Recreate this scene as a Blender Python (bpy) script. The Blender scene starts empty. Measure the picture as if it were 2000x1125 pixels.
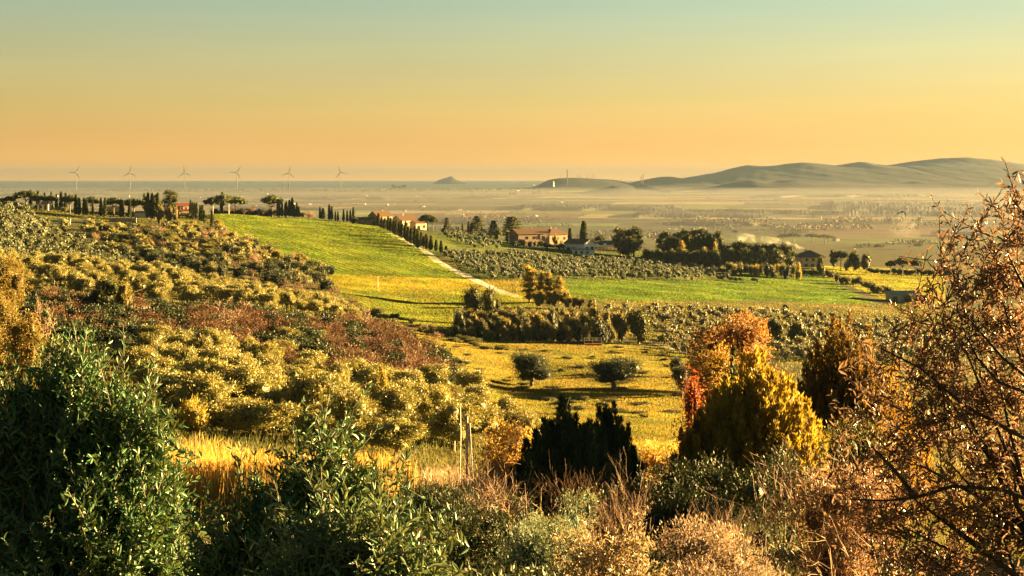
import bpy, math, random
import numpy as np
from mathutils import Vector

# ------------------------------------------------------------------ camera, sky, sun, exposure
SC = bpy.context.scene
COL = SC.collection
F, H0, CH = 2747.0, 347.0, 70.0          # focal length and eye-level row (photo pixels), camera height above the sea
cam_d = bpy.data.cameras.new('camera')
cam_d.sensor_width = 36.0
cam_d.lens = 36.0 * F / 2000.0
cam_d.shift_y = -(562.5 - H0) / 2000.0
cam_d.clip_start = 0.1
cam_d.clip_end = 120000.0
cam = bpy.data.objects.new('camera', cam_d)
cam.location = (0, 0, CH)
cam.rotation_euler = (math.radians(90), 0, 0)
COL.objects.link(cam)
SC.camera = cam

SUN_AZ, SUN_EL = math.radians(66), math.radians(5.5)
SUN_DIR = Vector((math.cos(SUN_EL) * math.sin(SUN_AZ), math.cos(SUN_EL) * math.cos(SUN_AZ), math.sin(SUN_EL)))
sun_d = bpy.data.lights.new('sun', 'SUN')
sun_d.energy = 5.0
sun_d.angle = math.radians(0.5)
sun_d.color = (1.0, 0.65, 0.22)
sun = bpy.data.objects.new('sun', sun_d)
sun.rotation_euler = SUN_DIR.to_track_quat('Z', 'Y').to_euler()
COL.objects.link(sun)

world = bpy.data.worlds.new('World')
SC.world = world
world.use_nodes = True
wn, wl = world.node_tree.nodes, world.node_tree.links
wn.clear()
w_out = wn.new('ShaderNodeOutputWorld')
w_sky = wn.new('ShaderNodeTexSky')
w_sky.sky_type = 'NISHITA'
w_sky.sun_disc = False
w_sky.sun_elevation = SUN_EL
w_sky.sun_rotation = SUN_AZ
w_sky.dust_density = 3.0
w_bg1 = wn.new('ShaderNodeBackground')
w_bg1.inputs[1].default_value = 0.003
wl.new(w_sky.outputs[0], w_bg1.inputs[0])
w_tc = wn.new('ShaderNodeTexCoord')
w_sep = wn.new('ShaderNodeSeparateXYZ')
wl.new(w_tc.outputs['Generated'], w_sep.inputs[0])
w_max = wn.new('ShaderNodeMath'); w_max.operation = 'MAXIMUM'; w_max.inputs[1].default_value = 0.0
wl.new(w_sep.outputs[2], w_max.inputs[0])
w_sq = wn.new('ShaderNodeMath'); w_sq.operation = 'SQRT'
wl.new(w_max.outputs[0], w_sq.inputs[0])
w_rmp = wn.new('ShaderNodeValToRGB')
cr = w_rmp.color_ramp
STOPS = [(0.0, (2.60, 1.06, 0.10)), (0.05, (2.05, 0.89, 0.10)), (0.104, (1.46, 0.69, 0.12)), (0.16, (1.12, 0.59, 0.145)),
         (0.23, (0.84, 0.60, 0.185)), (0.30, (0.62, 0.60, 0.30)), (0.355, (0.42, 0.565, 0.40)),
         (0.50, (0.10, 0.19, 0.165)), (1.0, (0.035, 0.095, 0.09))]
while len(cr.elements) < len(STOPS):
    cr.elements.new(0.5)
for e, (p, c) in zip(cr.elements, STOPS):
    e.position = p
    e.color = (*c, 1)
wl.new(w_sq.outputs[0], w_rmp.inputs[0])
w_dot = wn.new('ShaderNodeVectorMath'); w_dot.operation = 'DOT_PRODUCT'
w_dot.inputs[1].default_value = (math.sin(SUN_AZ), math.cos(SUN_AZ), 0.05)
wl.new(w_tc.outputs['Generated'], w_dot.inputs[0])
w_half = wn.new('ShaderNodeMath'); w_half.operation = 'MULTIPLY_ADD'
w_half.inputs[1].default_value = 0.5; w_half.inputs[2].default_value = 0.5
wl.new(w_dot.outputs['Value'], w_half.inputs[0])
w_glow = wn.new('ShaderNodeValToRGB')          # the sky opposite the low sun is dimmer, towards the sun brighter
GL = [(0.0, .19), (.30, .28), (.52, .44), (.66, .51), (.84, .65), (1.0, .80)]
while len(w_glow.color_ramp.elements) < len(GL):
    w_glow.color_ramp.elements.new(0.5)
for e, (p, c) in zip(w_glow.color_ramp.elements, GL):
    e.position = p
    e.color = (c, c, c, 1)
wl.new(w_half.outputs[0], w_glow.inputs[0])
w_bg2 = wn.new('ShaderNodeBackground')
w_map = wn.new('ShaderNodeMapping'); w_map.inputs['Scale'].default_value = (1.6, 1.6, 22.0); w_map.inputs['Rotation'].default_value = (0, math.radians(3), 0)
wl.new(w_tc.outputs['Generated'], w_map.inputs[0])
w_nz = wn.new('ShaderNodeTexNoise'); w_nz.inputs['Scale'].default_value = 1.6; w_nz.inputs['Detail'].default_value = 3.0
wl.new(w_map.outputs[0], w_nz.inputs[0])
w_nr = wn.new('ShaderNodeMapRange'); w_nr.inputs[1].default_value = .3; w_nr.inputs[2].default_value = .7; w_nr.inputs[3].default_value = .955; w_nr.inputs[4].default_value = 1.045
wl.new(w_nz.outputs[0], w_nr.inputs[0])
w_veil = wn.new('ShaderNodeVectorMath'); w_veil.operation = 'SCALE'      # faint uneven veils of high haze
wl.new(w_rmp.outputs[0], w_veil.inputs[0]); wl.new(w_nr.outputs[0], w_veil.inputs['Scale'])
wl.new(w_veil.outputs[0], w_bg2.inputs[0])
w_str = wn.new('ShaderNodeMath'); w_str.operation = 'MULTIPLY'; w_str.inputs[1].default_value = 0.129
wl.new(w_glow.outputs[0], w_str.inputs[0])
wl.new(w_str.outputs[0], w_bg2.inputs[1])
w_add = wn.new('ShaderNodeAddShader')
wl.new(w_bg1.outputs[0], w_add.inputs[0])
wl.new(w_bg2.outputs[0], w_add.inputs[1])
wl.new(w_add.outputs[0], w_out.inputs[0])

vs = SC.view_settings
vs.view_transform = 'Standard'
vs.look = 'None'
vs.gamma = 1.0
vs.exposure = 3.75
SC.render.engine = 'CYCLES'
SC.cycles.use_denoising = True
SC.cycles.max_bounces = 6
SC.cycles.diffuse_bounces = 3
SC.cycles.transmission_bounces = 4
SC.cycles.volume_bounces = 0
SC.cycles.sample_clamp_indirect = 4.0

# ------------------------------------------------------------------ helpers
rng = np.random.default_rng(11)
random.seed(5)

def setp(o, label=None, category=None, group=None, kind=None):
    if label: o['label'] = label
    if category: o['category'] = category
    if group: o['group'] = group
    if kind: o['kind'] = kind
    return o

def link(name, data, parent=None, loc=None, rotz=0.0, scale=None):
    o = bpy.data.objects.new(name, data)
    COL.objects.link(o)
    if parent is not None: o.parent = parent
    if loc is not None: o.location = loc
    if rotz: o.rotation_euler = (0, 0, rotz)
    if scale is not None: o.scale = scale if hasattr(scale, '__len__') else (scale,) * 3
    return o

def mesh_np(name, V, faces, mats=(), midx=None, tint=None, smooth=False):
    """faces: list of int arrays (n,k)."""
    me = bpy.data.meshes.new(name)
    V = np.asarray(V, dtype=np.float32)
    me.vertices.add(len(V))
    me.vertices.foreach_set('co', V.ravel())
    faces = [np.asarray(f, dtype=np.int32) for f in faces if len(f)]
    nl = sum(f.size for f in faces)
    npoly = sum(len(f) for f in faces)
    me.loops.add(nl)
    me.polygons.add(npoly)
    me.loops.foreach_set('vertex_index', np.concatenate([f.ravel() for f in faces]))
    starts, s = [], 0
    for f in faces:
        k = f.shape[1]
        starts.append(s + np.arange(len(f), dtype=np.int32) * k)
        s += f.size
    me.polygons.foreach_set('loop_start', np.concatenate(starts).astype(np.int32))
    for m in mats: me.materials.append(m)
    if midx is not None:
        me.polygons.foreach_set('material_index', np.asarray(midx, dtype=np.int32))
    me.polygons.foreach_set('use_smooth', np.full(npoly, bool(smooth)))
    if tint is not None:
        a = me.color_attributes.new('tint', 'FLOAT_COLOR', 'POINT')
        t = np.asarray(tint, dtype=np.float32)
        if t.ndim == 1: t = np.repeat(t[:, None], 3, 1)
        t = np.concatenate([t, np.ones((len(t), 1), np.float32)], 1)
        a.data.foreach_set('color', t.ravel())
    me.update(calc_edges=True)
    me.validate()
    return me

class Soup:
    """collects vertex/face arrays with a material slot and tint"""
    def __init__(s):
        s.V, s.Fs, s.M, s.T, s.n = [], [], [], [], 0
    def add(s, V, faces, mi=0, tint=1.0):
        V = np.asarray(V, np.float32).reshape(-1, 3)
        faces = np.asarray(faces, np.int32)
        if not len(V) or not len(faces): return
        s.V.append(V)
        s.Fs.append(faces + s.n)
        s.M.append(np.full(len(faces), mi, np.int32))
        t = np.asarray(tint, np.float32)
        if t.ndim == 0: t = np.full((len(V), 3), float(t), np.float32)
        elif t.ndim == 1 and len(t) == 3 and len(V) != 3: t = np.tile(t, (len(V), 1))
        elif t.ndim == 1: t = np.repeat(t[:, None], 3, 1)
        s.T.append(t)
        s.n += len(V)
    def mesh(s, name, mats, smooth=False):
        byk = {}
        for f, m in zip(s.Fs, s.M):
            byk.setdefault(f.shape[1], []).append((f, m))
        fl, ml = [], []
        for k, lst in byk.items():
            fl.append(np.concatenate([a for a, b in lst]))
            ml.append(np.concatenate([b for a, b in lst]))
        return mesh_np(name, np.concatenate(s.V), fl, mats, np.concatenate(ml), np.concatenate(s.T), smooth)
    def box(s, x0, x1, y0, y1, z0, z1, mi=0, tint=1.0):
        V = [(x0, y0, z0), (x1, y0, z0), (x1, y1, z0), (x0, y1, z0), (x0, y0, z1), (x1, y0, z1), (x1, y1, z1), (x0, y1, z1)]
        s.add(V, [(0, 3, 2, 1), (4, 5, 6, 7), (0, 1, 5, 4), (1, 2, 6, 5), (2, 3, 7, 6), (3, 0, 4, 7)], mi, tint)
        return s

def unit(a):
    return a / np.maximum(np.linalg.norm(a, axis=-1, keepdims=True), 1e-9)

def tube(S, pts, r0, r1, k=5, mi=0, tint=1.0):
    """tapered tube through pts"""
    P = np.asarray(pts, float)
    n = len(P)
    T = unit(np.gradient(P, axis=0))
    ref = np.array([0.31, 0.17, 0.93]) if abs(T[0, 2]) < 0.9 else np.array([1.0, 0.1, 0.0])
    A = unit(np.cross(T, ref)); B = np.cross(T, A)
    R = np.linspace(r0, r1, n)[:, None, None]
    an = np.linspace(0, 2 * np.pi, k, endpoint=False)
    V = P[:, None, :] + R * (np.cos(an)[None, :, None] * A[:, None, :] + np.sin(an)[None, :, None] * B[:, None, :])
    V = V.reshape(-1, 3)
    i = np.arange(n - 1)[:, None] * k
    j = np.arange(k)[None, :]; j2 = (j + 1) % k
    Q = np.stack([i + j, i + j2, i + k + j2, i + k + j], -1).reshape(-1, 4)
    S.add(V, Q, mi, tint)

def wires(S, A, B, r0, r1, mi=0, tint=1.0):
    """many straight thin 3-sided twigs A->B (vectorised)"""
    A = np.asarray(A, float); B = np.asarray(B, float)
    n = len(A)
    if not n: return
    D = unit(B - A)
    ref = unit(rng.normal(size=(n, 3)))
    X = unit(np.cross(D, ref)); Y = np.cross(D, X)
    r0 = np.broadcast_to(np.asarray(r0, float), (n,))[:, None]
    r1 = np.broadcast_to(np.asarray(r1, float), (n,))[:, None]
    V = []
    for c, s_ in ((1, 0), (-.5, .866), (-.5, -.866)): V.append(A + r0 * (c * X + s_ * Y))
    for c, s_ in ((1, 0), (-.5, .866), (-.5, -.866)): V.append(B + r1 * (c * X + s_ * Y))
    V = np.stack(V, 1).reshape(-1, 3)
    o = np.arange(n)[:, None] * 6
    Q = np.concatenate([o + np.array([[0, 1, 4, 3]]), o + np.array([[1, 2, 5, 4]]), o + np.array([[2, 0, 3, 5]])])
    t = np.asarray(tint, float)
    if t.ndim and len(t) == n: t = np.repeat(t, 6, axis=0)
    S.add(V, Q, mi, t)

def leaves(S, P, D, L, W, mi=0, tint=1.0, fold=0.0):
    """leaf faces at P pointing along D. fold=0: one rhombus; fold>0: two quads folded on the midrib"""
    n = len(P)
    if not n: return
    D = unit(D)
    side = unit(np.cross(D, unit(rng.normal(size=(n, 3)))))
    nor = np.cross(side, D)
    L = np.broadcast_to(np.asarray(L, float), (n,))[:, None]
    W = np.broadcast_to(np.asarray(W, float), (n,))[:, None]
    t = np.asarray(tint, float)
    if fold <= 0:
        V = np.stack([P, P + .45 * L * D + .5 * W * side, P + L * D, P + .45 * L * D - .5 * W * side], 1).reshape(-1, 3)
        Q = np.arange(n)[:, None] * 4 + np.array([[0, 1, 2, 3]])
        if t.ndim and len(t) == n: t = np.repeat(t, 4, axis=0)
    else:
        up = fold * W * nor
        V = np.stack([P, P + .3 * L * D + .46 * W * side + up, P + .68 * L * D + .42 * W * side + up, P + L * D - .06 * L * nor,
                      P + .68 * L * D - .42 * W * side + up, P + .3 * L * D - .46 * W * side + up], 1).reshape(-1, 3)
        o = np.arange(n)[:, None] * 6
        Q = np.concatenate([o + np.array([[0, 1, 2, 3]]), o + np.array([[3, 4, 5, 0]])])
        if t.ndim and len(t) == n: t = np.repeat(t, 6, axis=0)
    S.add(V, Q, mi, t)

def blades(S, P, D, L, W, mi=0, tint=1.0):
    """one-triangle blades standing at P"""
    n = len(P); D = unit(D)
    side = unit(np.cross(D, unit(rng.normal(size=(n, 3)))))
    L = np.broadcast_to(np.asarray(L, float), (n,))[:, None]; W = np.broadcast_to(np.asarray(W, float), (n,))[:, None]
    V = np.stack([P - .5 * W * side, P + .5 * W * side, P + L * D], 1).reshape(-1, 3)
    S.add(V, np.arange(n)[:, None] * 3 + np.array([[0, 1, 2]]), mi, np.repeat(np.asarray(tint, float), 3, axis=0))

# ------------------------------------------------------------------ materials
def new_mat(name):
    m = bpy.data.materials.new(name)
    m.use_nodes = True
    nt = m.node_tree
    nt.nodes.clear()
    out = nt.nodes.new('ShaderNodeOutputMaterial')
    return m, nt.nodes, nt.links, out

def rgb(c): return (c[0], c[1], c[2], 1.0)

def mat_leaf(name, col, trans=0.35, tcol=None, rough=0.55, spec=0.25, vary=0.25):
    m, n, l, out = new_mat(name)
    at = n.new('ShaderNodeAttribute'); at.attribute_name = 'tint'
    oi = n.new('ShaderNodeObjectInfo')
    mr = n.new('ShaderNodeMapRange')
    mr.inputs[3].default_value = 1 - vary; mr.inputs[4].default_value = 1 + vary
    l.new(oi.outputs['Random'], mr.inputs[0])
    mul = n.new('ShaderNodeVectorMath'); mul.operation = 'SCALE'
    l.new(at.outputs['Color'], mul.inputs[0]); l.new(mr.outputs[0], mul.inputs['Scale'])
    def tinted(c):
        v = n.new('ShaderNodeVectorMath'); v.operation = 'MULTIPLY'
        v.inputs[1].default_value = c
        l.new(mul.outputs[0], v.inputs[0])
        return v.outputs[0]
    p = n.new('ShaderNodeBsdfPrincipled')
    p.inputs['Roughness'].default_value = rough
    p.inputs['Specular IOR Level'].default_value = spec
    l.new(tinted(col), p.inputs['Base Color'])
    tr = n.new('ShaderNodeBsdfTranslucent')
    l.new(tinted(tcol or (col[0] * 1.5, col[1] * 1.3, col[2] * .7)), tr.inputs[0])
    mx = n.new('ShaderNodeMixShader'); mx.inputs[0].default_value = trans
    l.new(p.outputs[0], mx.inputs[1]); l.new(tr.outputs[0], mx.inputs[2])
    l.new(mx.outputs[0], out.inputs[0])
    return m

def mat_plain(name, col, rough=0.8, noise=0.25, scale=3.0, metallic=0.0, spec=0.3, tint=False, bump=0.0):
    m, n, l, out = new_mat(name)
    p = n.new('ShaderNodeBsdfPrincipled')
    p.inputs['Roughness'].default_value = rough
    p.inputs['Metallic'].default_value = metallic
    p.inputs['Specular IOR Level'].default_value = spec
    tc = n.new('ShaderNodeTexCoord')
    nz = n.new('ShaderNodeTexNoise')
    nz.inputs['Scale'].default_value = scale
    nz.inputs['Detail'].default_value = 6.0
    l.new(tc.outputs['Object'], nz.inputs['Vector'])
    mr = n.new('ShaderNodeMapRange')
    mr.inputs[1].default_value = 0.3; mr.inputs[2].default_value = 0.7
    mr.inputs[3].default_value = 1 - noise; mr.inputs[4].default_value = 1 + noise
    l.new(nz.outputs[0], mr.inputs[0])
    sc = n.new('ShaderNodeVectorMath'); sc.operation = 'SCALE'
    sc.inputs[0].default_value = col
    l.new(mr.outputs[0], sc.inputs['Scale'])
    src = sc.outputs[0]
    if tint:
        at = n.new('ShaderNodeAttribute'); at.attribute_name = 'tint'
        mu = n.new('ShaderNodeVectorMath'); mu.operation = 'MULTIPLY'
        l.new(at.outputs['Color'], mu.inputs[0]); l.new(src, mu.inputs[1])
        src = mu.outputs[0]
    l.new(src, p.inputs['Base Color'])
    if bump:
        b = n.new('ShaderNodeBump'); b.inputs['Strength'].default_value = bump
        l.new(nz.outputs[0], b.inputs['Height']); l.new(b.outputs[0], p.inputs['Normal'])
    l.new(p.outputs[0], out.inputs[0])
    return m
# ------------------------------------------------------------------ the land: heights
# each column is a compass direction (photo column at eye level), each pair is (distance, height above the sea)
NEAR = [(-60, 69.5), (0, 68.4), (3, 68.2), (8, 66.9), (15, 65.0), (30, 61.8)]
COLS = {
    -1400: [(60, 60.5), (90, 57.5), (120, 55.5), (160, 53.5), (200, 52.5), (250, 53), (330, 54), (400, 51), (450, 52), (560, 58), (700, 64), (950, 40), (1250, 3), (1600, 0)],
    -300: [(60, 60.0), (90, 56.5), (120, 54), (160, 51.5), (200, 50.2), (250, 50.2), (330, 51), (400, 47.5), (450, 49), (560, 55), (700, 60), (950, 36), (1250, 3), (1600, 0)],
    0: [(60, 59.0), (90, 55.5), (120, 52.5), (160, 49.8), (200, 48.8), (250, 48.6), (330, 49.4), (400, 45.5), (440, 46.5), (560, 52.2), (690, 57.0), (950, 34), (1250, 3), (1600, 0)],
    150: [(60, 58.0), (90, 54.8), (120, 52), (160, 49.8), (200, 48.2), (250, 47.8), (330, 48.2), (390, 44), (440, 44.6), (560, 49.8), (680, 54.2), (950, 32), (1250, 3), (1600, 0)],
    300: [(60, 57.3), (90, 54.2), (120, 51.8), (160, 49.6), (200, 47.8), (250, 46.8), (320, 46.6), (380, 42.5), (450, 43.2), (560, 47.8), (680, 51.4), (780, 47), (950, 30), (1250, 3), (1600, 0)],
    430: [(60, 57.0), (90, 53.8), (120, 51.2), (160, 48.6), (200, 47.2), (250, 45.8), (300, 45.0), (370, 40.5), (430, 41.6), (560, 46.2), (660, 50.0), (740, 52.0), (800, 48), (950, 30), (1250, 3), (1600, 0)],
    600: [(60, 56.8), (90, 53.3), (120, 50.6), (160, 47.7), (200, 46.2), (280, 43.2), (340, 38.4), (400, 36.8), (450, 37.4), (500, 38.8), (600, 43.4), (700, 47.2), (760, 48.6), (820, 45), (950, 30), (1250, 3), (1600, 0)],
    800: [(60, 56.6), (90, 52.4), (120, 49.2), (160, 46), (200, 44.2), (245, 41.6), (300, 36.5), (350, 32.9), (400, 31.9), (450, 32.8), (500, 33.8), (600, 38.2), (700, 42.6), (745, 43.6), (820, 39), (950, 26), (1250, 3), (1600, 0)],
    1000: [(60, 56.2), (90, 51.6), (120, 47.6), (160, 43), (206, 39.4), (250, 36.9), (310, 33.3), (350, 31.9), (400, 31.3), (500, 30.8), (600, 32.0), (700, 35), (765, 36.2), (820, 33), (950, 20), (1250, 2), (1600, 0)],
    1200: [(60, 56.0), (90, 51.4), (120, 47.2), (160, 42.4), (206, 38.6), (250, 36.4), (310, 33.0), (350, 31.2), (400, 29.9), (500, 28.2), (600, 27.8), (700, 29.2), (785, 30.2), (840, 27), (950, 18), (1250, 2), (1600, 0)],
    1400: [(60, 55.7), (90, 50.9), (120, 46.7), (160, 42), (206, 37.9), (250, 35), (310, 31.3), (350, 29.5), (400, 28.2), (500, 25.6), (600, 23.7), (700, 23.8), (785, 24.3), (840, 21), (950, 14), (1250, 1), (1600, 0)],
    1600: [(60, 55.5), (90, 50.6), (120, 46.3), (160, 41.3), (206, 37), (250, 33.6), (310, 29.8), (350, 27.6), (400, 25.9), (500, 22.8), (600, 20.6), (700, 19.5), (800, 19.0), (850, 16), (950, 11), (1250, 1), (1600, 0)],
    1800: [(60, 55.2), (90, 50.2), (120, 46), (160, 41), (206, 36.4), (250, 33), (310, 28.7), (350, 26.3), (400, 24.2), (500, 20.6), (600, 17.2), (700, 15.8), (800, 15.6), (850, 13), (950, 9), (1250, 1), (1600, 0)],
    2050: [(60, 55), (90, 50), (120, 45.5), (160, 40.5), (206, 36), (250, 32), (310, 27.5), (350, 25), (400, 22.8), (500, 19), (600, 15.4), (700, 13.4), (800, 12.5), (950, 8), (1250, 1), (1600, 0)],
    2800: [(60, 54), (90, 48), (120, 43), (160, 37.5), (206, 32), (250, 28), (310, 23), (350, 20), (400, 17), (500, 13), (600, 9), (700, 7), (800, 6), (950, 4), (1250, 0), (1600, 0)],
    4200: [(60, 52.5), (90, 45), (120, 38), (160, 31), (206, 25), (250, 21), (310, 16), (350, 13), (400, 10), (500, 6), (600, 3), (700, 1.5), (800, 0.5), (950, 0), (1250, 0), (1600, 0)],
}
LV0, LV1, NV = math.log(20.0), math.log(1680.0), 420      # log(y+80)
PX0, PX1, NU = -1400.0, 4200.0, 420
_lv = np.linspace(LV0, LV1, NV)
_pu = np.linspace(PX0, PX1, NU)
_ck = sorted(COLS)
_tab = np.array([np.interp(_lv, [math.log(y + 80) for y, z in NEAR + COLS[c]], [z for y, z in NEAR + COLS[c]]) for c in _ck])
_G = np.array([np.interp(_pu, _ck, _tab[:, j]) for j in range(NV)]).T
def _blur(A, r, ax):
    k = np.exp(-0.5 * (np.arange(-3 * r, 3 * r + 1) / r) ** 2); k /= k.sum()
    A = np.moveaxis(A, ax, 0)
    P = np.concatenate([np.repeat(A[:1], 3 * r, 0), A, np.repeat(A[-1:], 3 * r, 0)])
    R = sum(k[i] * P[i:i + len(A)] for i in range(len(k)))
    return np.moveaxis(R, 0, ax)
_G = _blur(_blur(_G, 3, 0), 3, 1)

def ground(x, y):
    x = np.asarray(x, float); y = np.asarray(y, float)
    yc = np.maximum(y, 6.0)
    px = np.clip(1000 + F * x / yc, PX0, PX1)
    v = np.clip((np.log(np.maximum(y + 80, 20)) - LV0) / (LV1 - LV0) * (NV - 1), 0, NV - 1.001)
    u = np.clip((px - PX0) / (PX1 - PX0) * (NU - 1), 0, NU - 1.001)
    i, j = u.astype(int), v.astype(int)
    a, b = u - i, v - j
    z = (_G[i, j] * (1 - a) + _G[i + 1, j] * a) * (1 - b) + (_G[i, j + 1] * (1 - a) + _G[i + 1, j + 1] * a) * b
    fade = np.clip((1150 - y) / 300, 0, 1)
    z = z + fade * (0.22 * np.sin(x * .11 + 1.3 * np.sin(y * .05)) + .18 * np.sin(y * .13 + x * .04) + .10 * np.sin(x * .37 - y * .29))
    return z

def X(px, Y): return (px - 1000.0) / F * Y
def G(px, Y):
    x = X(px, Y)
    return np.array([x, Y, float(ground(x, Y))])
def rowz(py, Y): return CH - (py - H0) / F * Y
def proj(P):
    P = np.asarray(P, float)
    return 1000 + F * P[..., 0] / P[..., 1], H0 + F * (CH - P[..., 2]) / P[..., 1]
_ys = np.exp(np.linspace(math.log(20), math.log(1300), 1500))
def hit(px, py, y0=20, y1=1000):
    """ground point seen at photo position px,py between two distances (nearest match)"""
    ys = _ys[(_ys >= y0) & (_ys <= y1)]
    xs = (px - 1000) / F * ys
    r = H0 + F * (CH - ground(xs, ys)) / ys
    k = int(np.argmin(np.abs(r - py)))
    return np.array([xs[k], ys[k], float(ground(xs[k], ys[k]))])

def inpoly(px, py, poly):
    px = np.asarray(px); py = np.asarray(py)
    r = np.zeros(px.shape, bool)
    n = len(poly)
    for i in range(n):
        x0, y0 = poly[i]; x1, y1 = poly[(i + 1) % n]
        if y0 == y1: continue
        c = ((y0 > py) != (y1 > py)) & (px < (x1 - x0) * (py - y0) / (y1 - y0) + x0)
        r ^= c
    return r

# field parcels as seen on the ground (corners, distance range, own colour)
ZONES = [
    ('upper_field', [(405, 405), (560, 408), (720, 424), (770, 450), (835, 492), (912, 549), (640, 541), (560, 500), (480, 470), (420, 440)], 395, 850, (.095, .135, .014)),
    ('strip', [(625, 535), (912, 546), (960, 566), (700, 569), (640, 556)], 330, 560, (.200, .185, .022)),
    ('lower_field', [(655, 566), (960, 566), (1010, 577), (1062, 602), (885, 604), (885, 640), (770, 630), (690, 585)], 280, 520, (.130, .150, .020)),
    ('corner', [(935, 545), (1040, 548), (1120, 565), (1125, 592), (1040, 592), (985, 570)], 380, 640, (.170, .150, .03)),
    ('right_field', [(1090, 548), (1420, 546), (1480, 526), (1585, 526), (1725, 604), (1650, 604), (1530, 587), (1180, 590), (1115, 578)], 400, 800, (.070, .122, .014)),
    ('pasture', [(1590, 517), (1700, 517), (1845, 530), (1845, 600), (1740, 590), (1590, 532)], 500, 900, (.170, .175, .022)),
    ('meadow', [(795, 632), (885, 636), (905, 662), (1130, 674), (1290, 664), (1365, 700), (1380, 900), (1000, 845), (930, 775), (840, 700)], 80, 318, (.155, .140, .028)),
    ('grove_mid', [(860, 470), (1420, 490), (1420, 549), (1090, 549), (900, 545)], 430, 900, (.075, .095, .025)),
    ('grove_low', [(1180, 586), (1860, 596), (1860, 720), (1290, 720), (1280, 664), (1180, 660)], 300, 640, (.12, .115, .035)),
    ('lawn', [(840, 448), (1000, 468), (1010, 495), (880, 505), (835, 490)], 560, 800, (.10, .13, .025)),
    ('garden', [(60, 395), (420, 395), (420, 440), (230, 432), (60, 425)], 560, 800, (.11, .115, .03)),
]
BASE_C = np.array((.085, .082, .028))
def zone_id(x, y):
    z = ground(x, y)
    px = 1000 + F * x / np.maximum(y, 1); py = H0 + F * (CH - z) / np.maximum(y, 1)
    q = np.full(np.shape(x), -1)
    for i, (nm, poly, a, b, c) in enumerate(ZONES):
        q[(y > a) & (y < b) & inpoly(px, py, poly)] = i
    return q
def zone_col(x, y):
    q = zone_id(x, y)
    pal = np.array([c for *_, c in ZONES] + [BASE_C])
    return pal[q], q

# terrain sheet
tcol = np.concatenate([np.linspace(-1.7, -.40, 26, endpoint=False), np.linspace(-.40, .40, 250, endpoint=False), np.linspace(.40, 1.7, 27)])
trow = np.exp(np.linspace(math.log(20.0), math.log(1660.0), 300)) - 60
TX = tcol[None, :] * (trow[:, None] + 62); TY = np.repeat(trow[:, None], len(tcol), 1)
TZ = ground(TX, TY)
edge = np.clip((np.abs(tcol) - 1.3) / .4, 0, 1)[None, :]
TZ = TZ * (1 - edge) - edge * 2 - np.clip((TY - 1450) / 150, 0, 1) * 2.0
nr, nc = TX.shape
ii = (np.arange(nr - 1)[:, None] * nc + np.arange(nc - 1)[None, :]).ravel()
TQ = np.stack([ii, ii + 1, ii + nc + 1, ii + nc], 1)
tc_, tq_ = zone_col(TX.ravel(), TY.ravel())

def mat_ground():
    m, n, l, out = new_mat('ground_cover')
    at = n.new('ShaderNodeAttribute'); at.attribute_name = 'tint'
    tc = n.new('ShaderNodeTexCoord')
    a = n.new('ShaderNodeTexNoise'); a.inputs['Scale'].default_value = .09; a.inputs['Detail'].default_value = 8
    b = n.new('ShaderNodeTexNoise'); b.inputs['Scale'].default_value = 1.4; b.inputs['Detail'].default_value = 6
    l.new(tc.outputs['Object'], a.inputs[0]); l.new(tc.outputs['Object'], b.inputs[0])
    r = n.new('ShaderNodeValToRGB')
    r.color_ramp.elements[0].position = .32; r.color_ramp.elements[0].color = (.62, .72, .7, 1)
    r.color_ramp.elements[1].position = .68; r.color_ramp.elements[1].color = (1.3, 1.2, 1.05, 1)
    l.new(a.outputs[0], r.inputs[0])
    r2 = n.new('ShaderNodeMapRange'); r2.inputs[1].default_value = .3; r2.inputs[2].default_value = .7; r2.inputs[3].default_value = .6; r2.inputs[4].default_value = 1.3
    l.new(b.outputs[0], r2.inputs[0])
    m1 = n.new('ShaderNodeVectorMath'); m1.operation = 'MULTIPLY'
    l.new(at.outputs['Color'], m1.inputs[0]); l.new(r.outputs[0], m1.inputs[1])
    m2 = n.new('ShaderNodeVectorMath'); m2.operation = 'SCALE'
    l.new(m1.outputs[0], m2.inputs[0]); l.new(r2.outputs[0], m2.inputs['Scale'])
    p = n.new('ShaderNodeBsdfPrincipled'); p.inputs['Roughness'].default_value = .9
    p.inputs['Specular IOR Level'].default_value = .1
    l.new(m2.outputs[0], p.inputs['Base Color'])
    bp = n.new('ShaderNodeBump'); bp.inputs['Strength'].default_value = .8; bp.inputs['Distance'].default_value = .5
    l.new(b.outputs[0], bp.inputs['Height']); l.new(bp.outputs[0], p.inputs['Normal'])
    l.new(p.outputs[0], out.inputs[0])
    return m
M_GROUND = mat_ground()
terrain = link('hill_terrain', mesh_np('hill_terrain', np.stack([TX.ravel(), TY.ravel(), TZ.ravel()], 1), [TQ], [M_GROUND], tint=tc_, smooth=True))
setp(terrain, 'rolling hillside of fields, groves and rough grass', 'hillside', kind='structure')

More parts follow.
